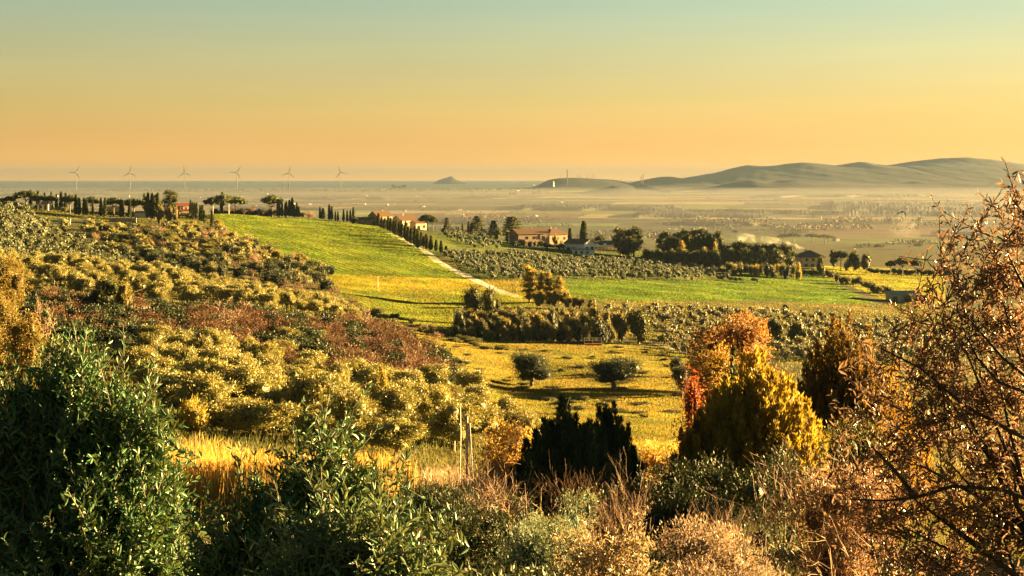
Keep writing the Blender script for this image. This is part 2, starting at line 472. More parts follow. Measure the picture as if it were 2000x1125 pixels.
# the coastal plain and the sea
def shore(px): return np.interp(px, [-4000, 0, 500, 760, 1000, 1200, 1500, 6000], [7600, 7800, 8300, 9300, 10200, 10500, 12000, 14000])
def mat_plain_fields():
    m, n, l, out = new_mat('plain_fields')
    tc = n.new('ShaderNodeTexCoord')
    mp = n.new('ShaderNodeMapping'); mp.inputs['Rotation'].default_value = (0, 0, .12); mp.inputs['Scale'].default_value = (1 / 420, 1 / 300, 1)
    l.new(tc.outputs['Object'], mp.inputs[0])
    v = n.new('ShaderNodeTexVoronoi'); v.distance = 'CHEBYCHEV'; v.inputs['Scale'].default_value = 1.0
    l.new(mp.outputs[0], v.inputs['Vector'])
    r = n.new('ShaderNodeValToRGB'); r.color_ramp.interpolation = 'CONSTANT'
    e = r.color_ramp.elements
    stops = [(0, (.035, .045, .03)), (.18, (.12, .15, .04)), (.34, (.24, .19, .09)), (.5, (.05, .065, .03)), (.62, (.34, .27, .14)), (.75, (.13, .085, .05)), (.88, (.15, .20, .05))]
    while len(e) < len(stops): e.new(.5)
    for k, (p_, c) in zip(e, stops): k.position = p_; k.color = rgb(c)
    sx = n.new('ShaderNodeSeparateXYZ'); l.new(v.outputs['Color'], sx.inputs[0]); l.new(sx.outputs[0], r.inputs[0])
    nz = n.new('ShaderNodeTexNoise'); nz.inputs['Scale'].default_value = .012; nz.inputs['Detail'].default_value = 8
    l.new(tc.outputs['Object'], nz.inputs[0])
    mr = n.new('ShaderNodeMapRange'); mr.inputs[1].default_value = .3; mr.inputs[2].default_value = .7; mr.inputs[3].default_value = .6; mr.inputs[4].default_value = 1.35
    l.new(nz.outputs[0], mr.inputs[0])
    s = n.new('ShaderNodeVectorMath'); s.operation = 'SCALE'
    l.new(r.outputs[0], s.inputs[0]); l.new(mr.outputs[0], s.inputs['Scale'])
    p = n.new('ShaderNodeBsdfPrincipled'); p.inputs['Roughness'].default_value = .95; p.inputs['Specular IOR Level'].default_value = .05

    l.new(s.outputs[0], p.inputs['Base Color'])
    l.new(p.outputs[0], out.inputs[0])
    return m
spx = np.linspace(-4000, 6000, 90)
sy = shore(spx); sx_ = (spx - 1000) / F * sy
sy = sy + 60 * np.sin(spx * .013) + 40 * np.sin(spx * .041)
PV = [(-30500, -5000, -.6), (30500, -5000, -.6)] + [(30500, sy[-1], -.6)] + [(a, b, -.6) for a, b in zip(sx_[::-1], sy[::-1])] + [(-30500, sy[0], -.6)]
# strip mesh: front row and shore row
fr = np.stack([np.linspace(-30500, 30500, 92), np.full(92, -5000.0), np.full(92, -.6)], 1)
bk = np.stack([np.concatenate([[-30500], sx_, [30500]]), np.concatenate([[sy[0]], sy, [sy[-1]]]), np.full(92, -.6)], 1)
pv = np.concatenate([fr, bk]); k = np.arange(91)
plain = link('plain', mesh_np('plain', pv, [np.stack([k, k + 1, k + 93, k + 92], 1)], [mat_plain_fields()]))
setp(plain, 'flat coastal plain patched with hazy fields', 'plain', kind='structure')

def mat_sea():
    m, n, l, out = new_mat('sea_water')
    p = n.new('ShaderNodeBsdfPrincipled')
    p.inputs['Base Color'].default_value = (.10, .12, .11, 1)
    p.inputs['Roughness'].default_value = .45
    nz = n.new('ShaderNodeTexNoise'); nz.inputs['Scale'].default_value = .01
    tc = n.new('ShaderNodeTexCoord'); l.new(tc.outputs['Object'], nz.inputs[0])
    b = n.new('ShaderNodeBump'); b.inputs['Strength'].default_value = .3
    l.new(nz.outputs[0], b.inputs['Height']); l.new(b.outputs[0], p.inputs['Normal'])
    l.new(p.outputs[0], out.inputs[0])
    return m
sea = link('sea', mesh_np('sea', [(-30500, 7000, -1.2), (30500, 7000, -1.2), (30500, 30500, -1.2), (-30500, 30500, -1.2)], [np.array([[0, 1, 2, 3]])], [mat_sea()]))
setp(sea, 'pale sea reaching the horizon behind the plain', 'sea', kind='structure')

# far hills, headland, island
def vnoise(x, y, s):
    r = np.random.default_rng(s)
    out = 0
    for k in range(5):
        f = 2.0 ** k
        a = r.uniform(0, 6.28, 4); d = r.uniform(-1, 1, 4)
        out = out + (np.sin(x * f + a[0] + 2 * np.sin(y * f * .7 + a[1])) * np.sin(y * f * 1.1 + a[2] + d[0] * x * f)) / f
    return out
M_FARHILL = mat_plain('far_hill_scrub', (.009, .011, .011), noise=.4, scale=.004)
def far_hill(name, label, prof, Yr, Yf, Yb, seed, rough=1.0, n=260, rows=40):
    pxs = np.linspace(prof[0][0], prof[-1][0], n)
    pz = np.interp(pxs, [p for p, q in prof], [rowz(q, Yr) for p, q in prof])
    k = np.array([1, 2, 3, 2, 1.]); k /= k.sum()
    pz = np.convolve(np.pad(pz, 2, 'edge'), k, 'valid')
    kk = np.ones(2 * (n // 9) + 1); kk /= kk.sum()
    pzs = np.minimum(np.convolve(np.pad(pz, n // 9, 'edge'), kk, 'valid'), pz * 1.15 + 4)
    V = []
    ys = np.concatenate([np.linspace(Yf, Yr, rows), np.linspace(Yr, Yb, rows // 2)[1:]])
    for y in ys:
        t = (y - Yf) / (Yr - Yf) if y <= Yr else (Yb - y) / (Yb - Yr)
        s = t * t * (3 - 2 * t) if y > Yr else t ** 1.35
        x = (pxs - 1000) / F * Yr * (1 + 0.0 * y)
        w = np.clip(t * (1 - t) * 4, 0, 1)
        z = pzs * s + (pz - pzs) * s ** 9 + rough * w * 2.5 * vnoise(x / 420, np.full(n, y) / 420, seed) * np.clip(pz / 120, 0, 1) + rough * 1.5 * vnoise(x / 60, np.full(n, y) / 60, seed + 3) * np.clip(pz / 60, 0, 1)
        z = np.where(t <= 0, -3, np.maximum(z, -2))
        V.append(np.stack([x, np.full(n, y), z], 1))
    V = np.concatenate(V)
    r = len(ys)
    i = (np.arange(r - 1)[:, None] * n + np.arange(n - 1)[None, :]).ravel()
    o = link(name, mesh_np(name, V, [np.stack([i, i + 1, i + n + 1, i + n], 1)], [M_FARHILL], smooth=True))
    return setp(o, label, 'hill', kind='structure')
far_hill('far_hills', 'long grey range of far hills under the sunset', [(1215, 372), (1240, 354), (1262, 351), (1285, 346), (1310, 344), (1330, 348), (1342, 350), (1365, 345), (1395, 339), (1430, 329), (1460, 322), (1505, 325), (1540, 319), (1575, 317), (1610, 320), (1635, 324), (1660, 319), (1685, 315), (1712, 320), (1736, 326), (1765, 319), (1790, 314), (1840, 309), (1885, 307), (1935, 311), (1990, 319), (2060, 330), (2160, 334), (2300, 324), (2500, 336), (2700, 360), (2760, 372)], 9600, 7000, 11500, 3)
far_hill('near_foothills', 'lower grey foothill in front of the far range', [(1330, 378), (1400, 365), (1440, 355), (1465, 352), (1500, 356), (1550, 351), (1600, 352), (1660, 357), (1720, 361), (1790, 355), (1900, 356), (2000, 352), (2200, 362), (2400, 378)], 7600, 6200, 8600, 8)
far_hill('headland', 'low hazy headland beyond the works', [(1040, 368), (1060, 357), (1072, 351), (1090, 348), (1120, 347), (1150, 348), (1180, 350), (1200, 351), (1230, 358), (1262, 368)], 9200, 8200, 10000, 5, .6, 120, 24)
far_hill('low_mound', 'low rounded mound on the plain', [(1120, 381), (1150, 373), (1180, 366), (1200, 363), (1225, 366), (1250, 371), (1290, 381)], 6300, 5700, 6900, 6, .5, 90, 20)
far_hill('island', 'small peaked island in the sea', [(848, 358), (856, 352), (866, 348.5), (873, 347), (880, 344), (884, 345), (889, 350), (896, 353), (910, 357.5)], 16000, 15700, 16400, 9, .25, 60, 14)

# ------------------------------------------------------------------ haze
def box_mesh(name, x0, x1, y0, y1, z0, z1):
    S = Soup(); S.box(x0, x1, y0, y1, z0, z1)
    return S.mesh(name, [])
HAZE_D = 5.2e-5
def vol_mat(name, col, dens, g):
    m, n, l, out = new_mat(name)
    v = n.new('ShaderNodeVolumePrincipled')
    v.inputs['Color'].default_value = rgb(col)
    v.inputs['Density'].default_value = dens
    v.inputs['Anisotropy'].default_value = g
    l.new(v.outputs[0], out.inputs['Volume'])
    return m
hz = box_mesh('haze', -31000, 31000, -5500, 31000, -4, 232)
hz.materials.append(vol_mat('haze_air', (.092, .130, .205), HAZE_D, .2))
setp(link('haze', hz), 'thin golden haze over the plain and hills', 'haze', kind='stuff')
# ground mist lying over the plain behind the hills (a low layer, below every treetop line in view)
gm = box_mesh('ground_mist', -9000, 12000, 1000, 6100, -4, 30)
gm.materials.append(vol_mat('mist_air', (.195, .205, .250), 2.7e-4, .2))
setp(link('ground_mist', gm), 'pale mist and smoke lying low over the plain', 'mist', kind='stuff')

# ------------------------------------------------------------------ foliage materials (own colours of the plants; dark scrub and red twig also carry shade)
M_BARK = mat_plain('bark', (.13, .10, .075), noise=.4, scale=6, bump=.3)
M_BARK_P = mat_plain('pale_bark', (.30, .23, .17), noise=.35, scale=6)
M_TWIG_R = mat_plain('red_brown_twig', (.135, .066, .030), noise=.35, scale=4, tint=True)  # twig colour darkened, shade over the thicket mixed in
M_TWIG_P = mat_plain('pinkish_twig', (.34, .22, .15), noise=.3, scale=4, tint=True)
M_OLIVE = mat_leaf('olive_leaf', (.235, .222, .074), .16, (.36, .29, .06), rough=.5, spec=.35, vary=.18)
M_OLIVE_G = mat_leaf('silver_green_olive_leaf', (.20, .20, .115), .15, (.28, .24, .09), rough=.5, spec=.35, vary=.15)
M_OLIVE_F = mat_leaf('close_olive_leaf', (.055, .128, .055), .12, (.15, .18, .04), rough=.45, spec=.35, vary=.05)
M_OLIVE_R = mat_leaf('close_olive_leaf_dry', (.125, .085, .066), .26, (.36, .20, .12), rough=.42, spec=.5, vary=.05)
M_PINE = mat_leaf('pine_needle', (.062, .080, .022), .18, (.10, .10, .02), vary=.2)
M_CYP = mat_leaf('cypress_scale_leaf', (.045, .062, .020), .15, (.08, .08, .018), vary=.2)
M_OAK = mat_leaf('evergreen_oak_leaf', (.072, .085, .028), .22, (.13, .12, .02), vary=.2)
M_SHRUB = mat_leaf('scrub_leaf', (.085, .100, .030), .25, (.18, .15, .03), vary=.3)
M_SHADE_DARKSHRUB = mat_leaf('shade_dark_scrub_leaf', (.030, .045, .017), .15, (.055, .06, .02), vary=.25)  # dark scrub leaf, darkened further in place of the thicket's shade
M_GOLD = mat_leaf('golden_leaf', (.27, .175, .04), .36, (.44, .26, .04), vary=.15)
M_ORANGE = mat_leaf('orange_autumn_leaf', (.215, .115, .045), .36, (.36, .17, .045), vary=.1)
M_RED = mat_leaf('red_autumn_leaf', (.25, .07, .025), .36, (.40, .09, .02), vary=.1)
M_YCYP = mat_leaf('yellowish_cypress_leaf', (.235, .175, .028), .34, (.38, .26, .025), vary=.08)
M_DCYP = mat_leaf('dark_juniper_leaf', (.034, .060, .030), .15, (.06, .08, .03), vary=.1)
M_SILVER = mat_leaf('silver_shrub_leaf', (.14, .21, .15), .25, (.25, .25, .12), vary=.1)
M_PALE = mat_leaf('pale_dry_leaf', (.30, .235, .16), .3, (.42, .29, .14), rough=.4, spec=.4, vary=.1)
M_REED = mat_leaf('dry_reed', (.46, .30, .085), .4, (.62, .38, .07), vary=.1)
M_GRASS = mat_leaf('grass_blade', (1, 1, 1), .4, (1.35, 1.2, .7), vary=0.0, spec=.1)

_t = (1 + 5 ** .5) / 2
ICO_V = unit(np.array([(-1, _t, 0), (1, _t, 0), (-1, -_t, 0), (1, -_t, 0), (0, -1, _t), (0, 1, _t), (0, -1, -_t), (0, 1, -_t), (_t, 0, -1), (_t, 0, 1), (-_t, 0, -1), (-_t, 0, 1)], float))
ICO_F = np.array([(0, 11, 5), (0, 5, 1), (0, 1, 7), (0, 7, 10), (0, 10, 11), (1, 5, 9), (5, 11, 4), (11, 10, 2), (10, 7, 6), (7, 1, 8), (3, 9, 4), (3, 4, 2), (3, 2, 6), (3, 6, 8), (3, 8, 9), (4, 9, 5), (2, 4, 11), (6, 2, 10), (8, 6, 7), (9, 8, 1)])
def _subdiv(V, Fc):
    V = [tuple(v) for v in V]; idx = {}; out = []
    def mid(a, b):
        k = (min(a, b), max(a, b))
        if k not in idx:
            m = np.array(V[a]) + np.array(V[b]); V.append(tuple(m / np.linalg.norm(m))); idx[k] = len(V) - 1
        return idx[k]
    for a, b, c in Fc:
        x, y, z = mid(a, b), mid(b, c), mid(c, a)
        out += [(a, x, z), (b, y, x), (c, z, y), (x, y, z)]
    return np.array(V), np.array(out)
ICO2_V, ICO2_F = _subdiv(ICO_V, ICO_F)
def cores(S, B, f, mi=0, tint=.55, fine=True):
    """opaque dark hulls added inside a crown to block light"""
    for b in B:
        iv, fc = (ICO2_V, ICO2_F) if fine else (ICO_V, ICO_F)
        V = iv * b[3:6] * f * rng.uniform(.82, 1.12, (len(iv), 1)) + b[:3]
        S.add(V, fc, mi, tint * rng.uniform(.8, 1.2))  # darkened tint paints in the inner shade

def crown(S, blobs, ncl, nlf, cs, L, W, up=.3, tint=(.7, 1.3), shell=(.62, 1.0), mi=0, fold=0.0, low=-.5, core=.7):
    B = np.asarray(blobs, float)
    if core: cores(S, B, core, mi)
    w = B[:, 3] * B[:, 4] + B[:, 5] ** 2; w = w / w.sum()
    b = B[rng.choice(len(B), ncl, p=w)]
    u = unit(rng.normal(size=(ncl, 3)) + np.array([0, 0, .25]))
    u[:, 2] = np.where(u[:, 2] < low, -u[:, 2], u[:, 2])
    r = rng.uniform(shell[0], shell[1], (ncl, 1))
    c = b[:, :3] + u * r * b[:, 3:]
    out = unit(u / b[:, 3:] * b[:, 3:].mean(1, keepdims=True))
    tcl = rng.uniform(tint[0], tint[1], ncl)
    hue = rng.normal(0, .06, (ncl, 1)) * np.array([[1., 0, -.6]])
    T = np.clip(tcl[:, None] * (1 + hue), .05, 3)
    P = np.repeat(c, nlf, 0) + rng.normal(size=(ncl * nlf, 3)) * cs
    D = np.repeat(out, nlf, 0) * .6 + rng.normal(size=(ncl * nlf, 3)) * .6 + np.array([0, 0, up])
    s = rng.uniform(.7, 1.3, ncl * nlf)
    leaves(S, P, D, L * s, W * s, mi, np.repeat(T, nlf, 0) * rng.uniform(.85, 1.15, (ncl * nlf, 1)), fold)

def twigs(S, base, d0, L0, r0, levels, kids, spread=.55, lenf=.72, up=.15, mi=0, tint=(.7, 1.3), jit=.15, rf=.62):
    """branching twig structure; base, d0 arrays (n,3)"""
    A = np.asarray(base, float).reshape(-1, 3); D = unit(np.asarray(d0, float).reshape(-1, 3))
    L = np.full(len(A), float(L0)) * rng.uniform(.8, 1.2, len(A)); R = np.full(len(A), float(r0))
    ends = []
    for lv in range(levels):
        Mid = A + D * L[:, None] * .5 + rng.normal(size=A.shape) * L[:, None] * jit * .3
        D2 = unit(D + rng.normal(size=A.shape) * jit)
        E = Mid + D2 * L[:, None] * .5
        t = rng.uniform(tint[0], tint[1], len(A))
        wires(S, A, Mid, R, R * .8, mi, np.repeat(t[:, None], 3, 1))
        wires(S, Mid, E, R * .8, R * rf, mi, np.repeat(t[:, None], 3, 1))
        ends.append((E, D2))
        if lv == levels - 1: break
        k = kids[lv] if hasattr(kids, '__len__') else kids
        f = rng.uniform(.35, 1.0, (len(A), k))
        f[:, 0] = 1.0
        B = np.where(f[..., None] < .5, A[:, None] + (Mid - A)[:, None] * (f[..., None] * 2), Mid[:, None] + (E - Mid)[:, None] * (f[..., None] * 2 - 1))
        DD = unit(D2[:, None] + rng.normal(size=(len(A), k, 3)) * spread + np.array([0, 0, up]))
        L = (L[:, None] * lenf * rng.uniform(.7, 1.2, (len(A), k))).ravel()
        R = np.repeat(R * rf, k)
        A = B.reshape(-1, 3); D = DD.reshape(-1, 3)
    return ends

KIND = {}
class Kind:
    def __init__(s, name, h, w): s.name, s.h, s.w, s.var = name, h, w, []
def kind(name, h, w, n, fn):
    """fn(i) -> (trunk soup or None, trunk mat, crown soup, crown mats); keeps split and joined meshes"""
    K = Kind(name, h, w)
    for i in range(n):
        T, C, mats = fn(i)
        tm = T.mesh(name + '_trunk', mats[:1], True) if T is not None else None
        cm = C.mesh(name + '_crown', mats[1:])
        J = Soup()
        if T is not None:
            for V, f, t in zip(T.V, T.Fs, T.T): J.V.append(V); J.Fs.append(f + 0); J.M.append(np.zeros(len(f), np.int32)); J.T.append(t)
            J.n = T.n
        for V, f, m, t in zip(C.V, C.Fs, C.M, C.T):
            J.V.append(V); J.Fs.append(f + J.n - 0); J.M.append(m + 1); J.T.append(t)
        jm = J.mesh(name, mats, False)
        K.var.append((tm, cm, jm))
    KIND[name] = K
    return K

def limbs(T, trunk_top, targets, r, z0=0.0, r0=None, lean=(0, 0)):
    b = np.array([0, 0, z0 - .4]); t = np.asarray(trunk_top, float)
    mid = (b + t) / 2 + np.array([lean[0], lean[1], 0])
    tube(T, [b, mid, t], r0 or r * 1.5, r, 6)
    for q in targets:
        q = np.asarray(q, float)
        m = (t + q) / 2 + np.array([0, 0, -.12 * np.linalg.norm(q - t)])
        tube(T, [t, m, q], r * .75, r * .22, 5)

def f_olive(ncl, nlf, cs, L, W, mat, zlo=1.25, big=1.3):
    def fn(i):
        T, C = Soup(), Soup()
        k = 7
        an = np.arange(k) * 2.4 + rng.uniform(0, 6)
        rad = rng.uniform(.5, 1.25, k)
        bl = np.stack([np.cos(an) * rad, np.sin(an) * rad, rng.uniform(zlo, 3.0, k), *[rng.uniform(.8, 1.15, k) for _ in range(2)], rng.uniform(.7, 1.05, k)], 1)
        bl = np.vstack([bl, [0, 0, 2.1, big, big, 1.55]])
        limbs(T, (rng.normal() * .1, rng.normal() * .1, 1.1), bl[:5, :3], .14)
        crown(C, bl, ncl, nlf, cs, L, W, up=.35, core=.6)
        return T, C, [M_BARK, mat]
    return fn
kind('olive_far', 4.0, 3.5, 5, f_olive(60, 16, .2, .34, .17, M_OLIVE))
kind('olive_silver', 4.0, 3.5, 4, f_olive(60, 16, .2, .34, .17, M_OLIVE_G))
kind('olive_near', 4.0, 3.5, 5, f_olive(150, 42, .17, .19, .08, M_OLIVE))
kind('olive_dark', 4.0, 3.6, 2, f_olive(420, 26, .17, .13, .05, mat_leaf('dark_olive_leaf', (.040, .062, .030), .15, (.09, .09, .03), vary=.1), .9, 1.5))

def f_cypress(i):
    T, C = Soup(), Soup()
    tube(T, [(0, 0, -.4), (0, 0, 1.2), (0, 0, 4)], .16, .08, 5)
    n = 1500
    cores(C, [[0, 0, 3.2, .55, .55, 3.4], [0, 0, 5.6, .38, .38, 2.8]], .85)
    z = rng.uniform(.03, 1, n) ** .85
    R = .78 * np.minimum(1, (z / .14) ** .6) * np.clip((1 - z) / .75, 0, 1) ** .62 + .03
    R *= 1 + .16 * np.sin(z * 21 + i) * rng.uniform(.5, 1, n)
    a = rng.uniform(0, 6.283, n)
    rr = R * rng.uniform(.55, 1.02, n)
    P = np.stack([np.cos(a) * rr, np.sin(a) * rr, .3 + z * 8.4], 1)
    D = np.stack([np.cos(a) * .3, np.sin(a) * .3, np.full(n, 1.0)], 1) + rng.normal(size=(n, 3)) * .18
    leaves(C, P, D, rng.uniform(.45, .9, n), .26, 0, rng.uniform(.65, 1.35, n)[:, None] * np.ones(3))
    return T, C, [M_BARK, M_CYP]
kind('cypress', 9.0, 1.6, 4, f_cypress)

def f_umbrella(i):
    T, C = Soup(), Soup()
    k = 12
    an = np.arange(k) * 2.4 + i; rad = np.sqrt(np.arange(k) / k) * 3.0
    zz = 6.9 - .17 * rad ** 2 + rng.normal(0, .12, k)
    bl = np.stack([np.cos(an) * rad, np.sin(an) * rad, zz, rng.uniform(1.1, 1.5, k), rng.uniform(1.1, 1.5, k), rng.uniform(.95, 1.3, k)], 1)
    limbs(T, (.15, 0, 4.0), [b[:3] - np.array([0, 0, .4]) for b in bl[1:9]], .2, r0=.3, lean=(.15, 0))
    crown(C, bl, 230, 16, .26, .46, .19, up=.45, low=-.35)
    return T, C, [M_BARK, M_PINE]
kind('umbrella_pine', 8.2, 7.6, 3, f_umbrella)

def f_pine(i):
    T, C = Soup(), Soup()
    k = 11
    zz = np.linspace(2.0, 8.0, k); an = np.arange(k) * 2.4 + i
    rad = 1.5 * np.sin(np.clip((zz - .8) / 8.4, 0, 1) * 3.0) + .1
    bl = np.stack([np.cos(an) * rad, np.sin(an) * rad, zz, rng.uniform(1, 1.5, k), rng.uniform(1, 1.5, k), rng.uniform(.7, 1.1, k)], 1)
    limbs(T, (0.1, 0, 4.5), bl[2:9, :3], .18, r0=.28)
    crown(C, bl, 210, 16, .26, .46, .2, up=.3)
    return T, C, [M_BARK, M_PINE]
kind('pine', 9.0, 5.4, 3, f_pine)

def f_cedar(i):
    T, C = Soup(), Soup()
    tube(T, [(0, 0, -.4), (.1, 0, 4), (0, 0, 10)], .32, .06, 6)
    for lv in range(8):
        z = 2.4 + lv * 1.02
        R = 4.2 * (1 - lv / 9.2) * rng.uniform(.75, 1.1)
        for q in range(6):
            a = q * 1.047 + lv * .5 + rng.normal() * .2
            e = np.array([math.cos(a) * R, math.sin(a) * R, z + rng.normal() * .15 + .25])
            tube(T, [(0, 0, z), e * .6 + np.array([0, 0, z * .4]), e], .07, .02, 4)
            bl = [[e[0] * f, e[1] * f, z + .2 * f, .75, .75, .2] for f in (.5, .78, 1.0)]
            crown(C, bl, 12, 14, .2, .4, .17, up=.25, low=-.3, core=.5)
    return T, C, [M_BARK, M_PINE]
kind('cedar', 10.6, 8.2, 2, f_cedar)

def f_oak(ncl, nlf, cs, L, W, mat):
    def fn(i):
        T, C = Soup(), Soup()
        k = 9
        u = unit(rng.normal(size=(k, 3))); u[:, 2] = np.abs(u[:, 2])
        u[:4, 2] *= -.75
        bl = np.concatenate([u * np.array([1.75, 1.75, 1.9]) + np.array([0, 0, 2.7]), rng.uniform(1.1, 1.6, (k, 3))], 1)
        bl = np.vstack([bl, [0, 0, 2.7, 2.1, 2.1, 2.0]])
        limbs(T, (0, 0, 1.0), bl[:6, :3], .2)
        crown(C, bl, ncl, nlf, cs, L, W, up=.2, low=-.7)
        return T, C, [M_BARK, mat]
    return fn
kind('oak', 6.2, 6.0, 3, f_oak(190, 12, .26, .36, .2, M_OAK))
kind('sage_tree', 6.2, 6.0, 3, f_oak(190, 12, .26, .36, .2, mat_leaf('sage_tree_leaf', (.155, .145, .070), .2, (.24, .19, .05), vary=.2)))
kind('gold_tree', 6.2, 6.0, 3, f_oak(150, 10, .26, .34, .19, mat_leaf('ochre_leaf', (.175, .15, .04), .28, (.30, .22, .03), vary=.2)))

def f_poplar(i):
    T, C = Soup(), Soup()
    tube(T, [(0, 0, -.4), (0, 0, 5), (0, 0, 9)], .2, .05, 5)
    bl = [[rng.normal() * .25, rng.normal() * .25, z, r, r, 1.1] for z, r in ((1.4, 1.0), (2.8, 1.35), (4.4, 1.4), (6, 1.25), (7.4, .95), (8.5, .6))]
    crown(C, bl, 170, 12, .22, .34, .18, up=.6)
    return T, C, [M_BARK, mat_leaf('poplar_leaf', (.255, .21, .05), .34, (.40, .29, .03), vary=.15)]
kind('poplar', 9.6, 2.9, 3, f_poplar)

def f_shrub(mat, ncl=70, nlf=12, cs=.17, L=.26, W=.12):
    def fn(i):
        C = Soup()
        k = 6
        an = np.arange(k) * 2.4; rad = rng.uniform(.2, .8, k)
        bl = np.stack([np.cos(an) * rad, np.sin(an) * rad, rng.uniform(.4, 1.2, k), *[rng.uniform(.45, .8, k) for _ in range(3)]], 1)
        T = Soup()
        for b in bl: tube(T, [(0, 0, -.3), b[:3] * .5, b[:3]], .05, .02, 4)
        crown(C, bl, ncl, nlf, cs, L, W, up=.35, low=-.6)
        return T, C, [M_BARK, mat]
    return fn
kind('shrub', 1.95, 2.4, 4, f_shrub(M_SHRUB, 110, 14, .15, .2, .09))
kind('dark_shrub', 1.95, 2.4, 4, f_shrub(M_SHADE_DARKSHRUB, 110, 14, .15, .2, .09))
kind('sage_shrub', 1.95, 2.4, 3, f_shrub(mat_leaf('grey_sage_leaf', (.15, .15, .075), .25, (.22, .19, .06), vary=.25), 110, 14, .15, .2, .09))
kind('gold_shrub', 1.95, 2.4, 3, f_shrub(mat_leaf('yellow_scrub_leaf', (.22, .185, .035), .3, (.36, .26, .03), vary=.2), 110, 14, .15, .19, .08))

def f_bare(mat, lv=5, kd=(4, 4, 4, 3), n0=1, L0=1.5, r0=.09, spread=.5, up=.25, leafy=0):
    def fn(i):
        T, C = Soup(), Soup()
        b = np.zeros((n0, 3)); b[:, :2] = rng.normal(size=(n0, 2)) * (.12 if n0 > 1 else 0); b[:, 2] = -.3
        d = rng.normal(size=(n0, 3)) * (.35 if n0 > 1 else .05) + np.array([0, 0, 1.0])
        e = twigs(C, b, d, L0, r0, lv, kd, spread, .74, up)
        if leafy:
            P = np.concatenate([q[0] for q in e[-1:]]); s = rng.choice(len(P), min(leafy, len(P)), False)
            leaves(C, P[s], rng.normal(size=(len(s), 3)), .16, .08, 0, rng.uniform(.7, 1.4, len(s))[:, None] * np.ones(3))
        return None, C, [mat, mat]
    return fn
kind('bare_tree', 5.2, 4.2, 3, f_bare(M_TWIG_P, 5, (4, 4, 4, 4), 1, 1.7, .10, .5, .22))
kind('bare_far', 5.2, 4.4, 3, f_bare(mat_plain('brown_grey_twig', (.20, .13, .085), noise=.3, scale=4, tint=True), 5, (4, 4, 4, 4), 1, 1.7, .13, .55, .15, 700))
kind('twig_bush', 2.6, 2.6, 4, f_bare(M_TWIG_R, 4, (4, 4, 4), 14, .95, .028, .5, .3, 300))
kind('pink_bush', 2.6, 2.6, 3, f_bare(M_TWIG_P, 4, (4, 4, 4), 12, .95, .028, .5, .3, 100))

USED = {}
def plant(kn, label, category, px, Y, top=None, h=None, wpx=None, w=None, group=None, name=None, split=True, loc=None, rot=None, seed=None, sink=0.0):
    """one plant as a thing of its own"""
    K = KIND[kn]
    P = np.asarray(loc, float) if loc is not None else G(px, Y)
    Yq = P[1]
    if top is not None: h = max(.4, rowz(top, Yq) - P[2])
    sz = h / K.h
    sx = (wpx / F * Yq) / K.w if wpx else (w / K.w if w else sz)
    i = USED.get(kn, 0); USED[kn] = i + 1
    tm, cm, jm = K.var[i % len(K.var)]
    nm = name or 'tree'
    rz = rng.uniform(0, 6.283) if rot is None else rot
    P = P - np.array([0, 0, sink])
    if split and tm is not None:
        r = link(nm, None, loc=P, rotz=rz, scale=(sx, sx, sz))
        r.empty_display_size = .5
        link('trunk', tm, r); link('crown', cm, r)
    else:
        r = link(nm, jm, loc=P, rotz=rz, scale=(sx, sx, sz))
    return setp(r, label, category, group)
# ------------------------------------------------------------------ road and tracks
def strip(name, label, pts, width, mat, y0, y1, lift=.06, cat='road'):
    P = np.array([hit(px, py, y0, y1) for px, py in pts])
    t = np.linspace(0, len(P) - 1, 60)
    xy = np.stack([np.interp(t, np.arange(len(P)), P[:, k]) for k in (0, 1)], 1)
    xy = np.stack([np.convolve(np.pad(xy[:, k], 4, 'edge'), np.ones(9) / 9, 'valid') for k in (0, 1)], 1)
    d = unit(np.gradient(xy, axis=0)); nrm = np.stack([-d[:, 1], d[:, 0]], 1)
    wv = np.linspace(width[0], width[1], 60)[:, None] * (1 + .06 * np.sin(t * 5))[:, None]
    rows = []
    for k in np.linspace(-.5, .5, 5):
        q = xy + nrm * wv * k
        rows.append(np.stack([q[:, 0], q[:, 1], ground(q[:, 0], q[:, 1]) + lift * (1.6 - abs(k))], 1))
    V = np.stack(rows, 1).reshape(-1, 3)
    i = (np.arange(59)[:, None] * 5 + np.arange(4)[None, :]).ravel()
    o = link(name, mesh_np(name, V, [np.stack([i, i + 1, i + 6, i + 5], 1)], [mat], smooth=True))
    return setp(o, label, cat, kind='structure')
M_GRAVEL = mat_plain('white_gravel', (.52, .47, .40), noise=.2, scale=.8, rough=.95)
M_TRACK = mat_plain('pale_track', (.24, .22, .13), noise=.3, scale=.5, rough=.95)
strip('gravel_road', 'white gravel road running down beside the cypress row', [(752, 452), (790, 470), (822, 486), (842, 500), (855, 512), (885, 528), (920, 543), (955, 560), (1000, 577), (1016, 582)], (3.2, 5.2), M_GRAVEL, 440, 800)
strip('farm_track', 'pale farm track beside the lower grove', [(1262, 664), (1300, 676), (1340, 690)], (3.5, 3.5), M_TRACK, 230, 330)
strip('farm_yard_drive', 'pale gravel drive below the farmhouse', [(1010, 482), (1040, 483), (1080, 485), (1100, 489)], (6, 4), M_GRAVEL, 640, 780)

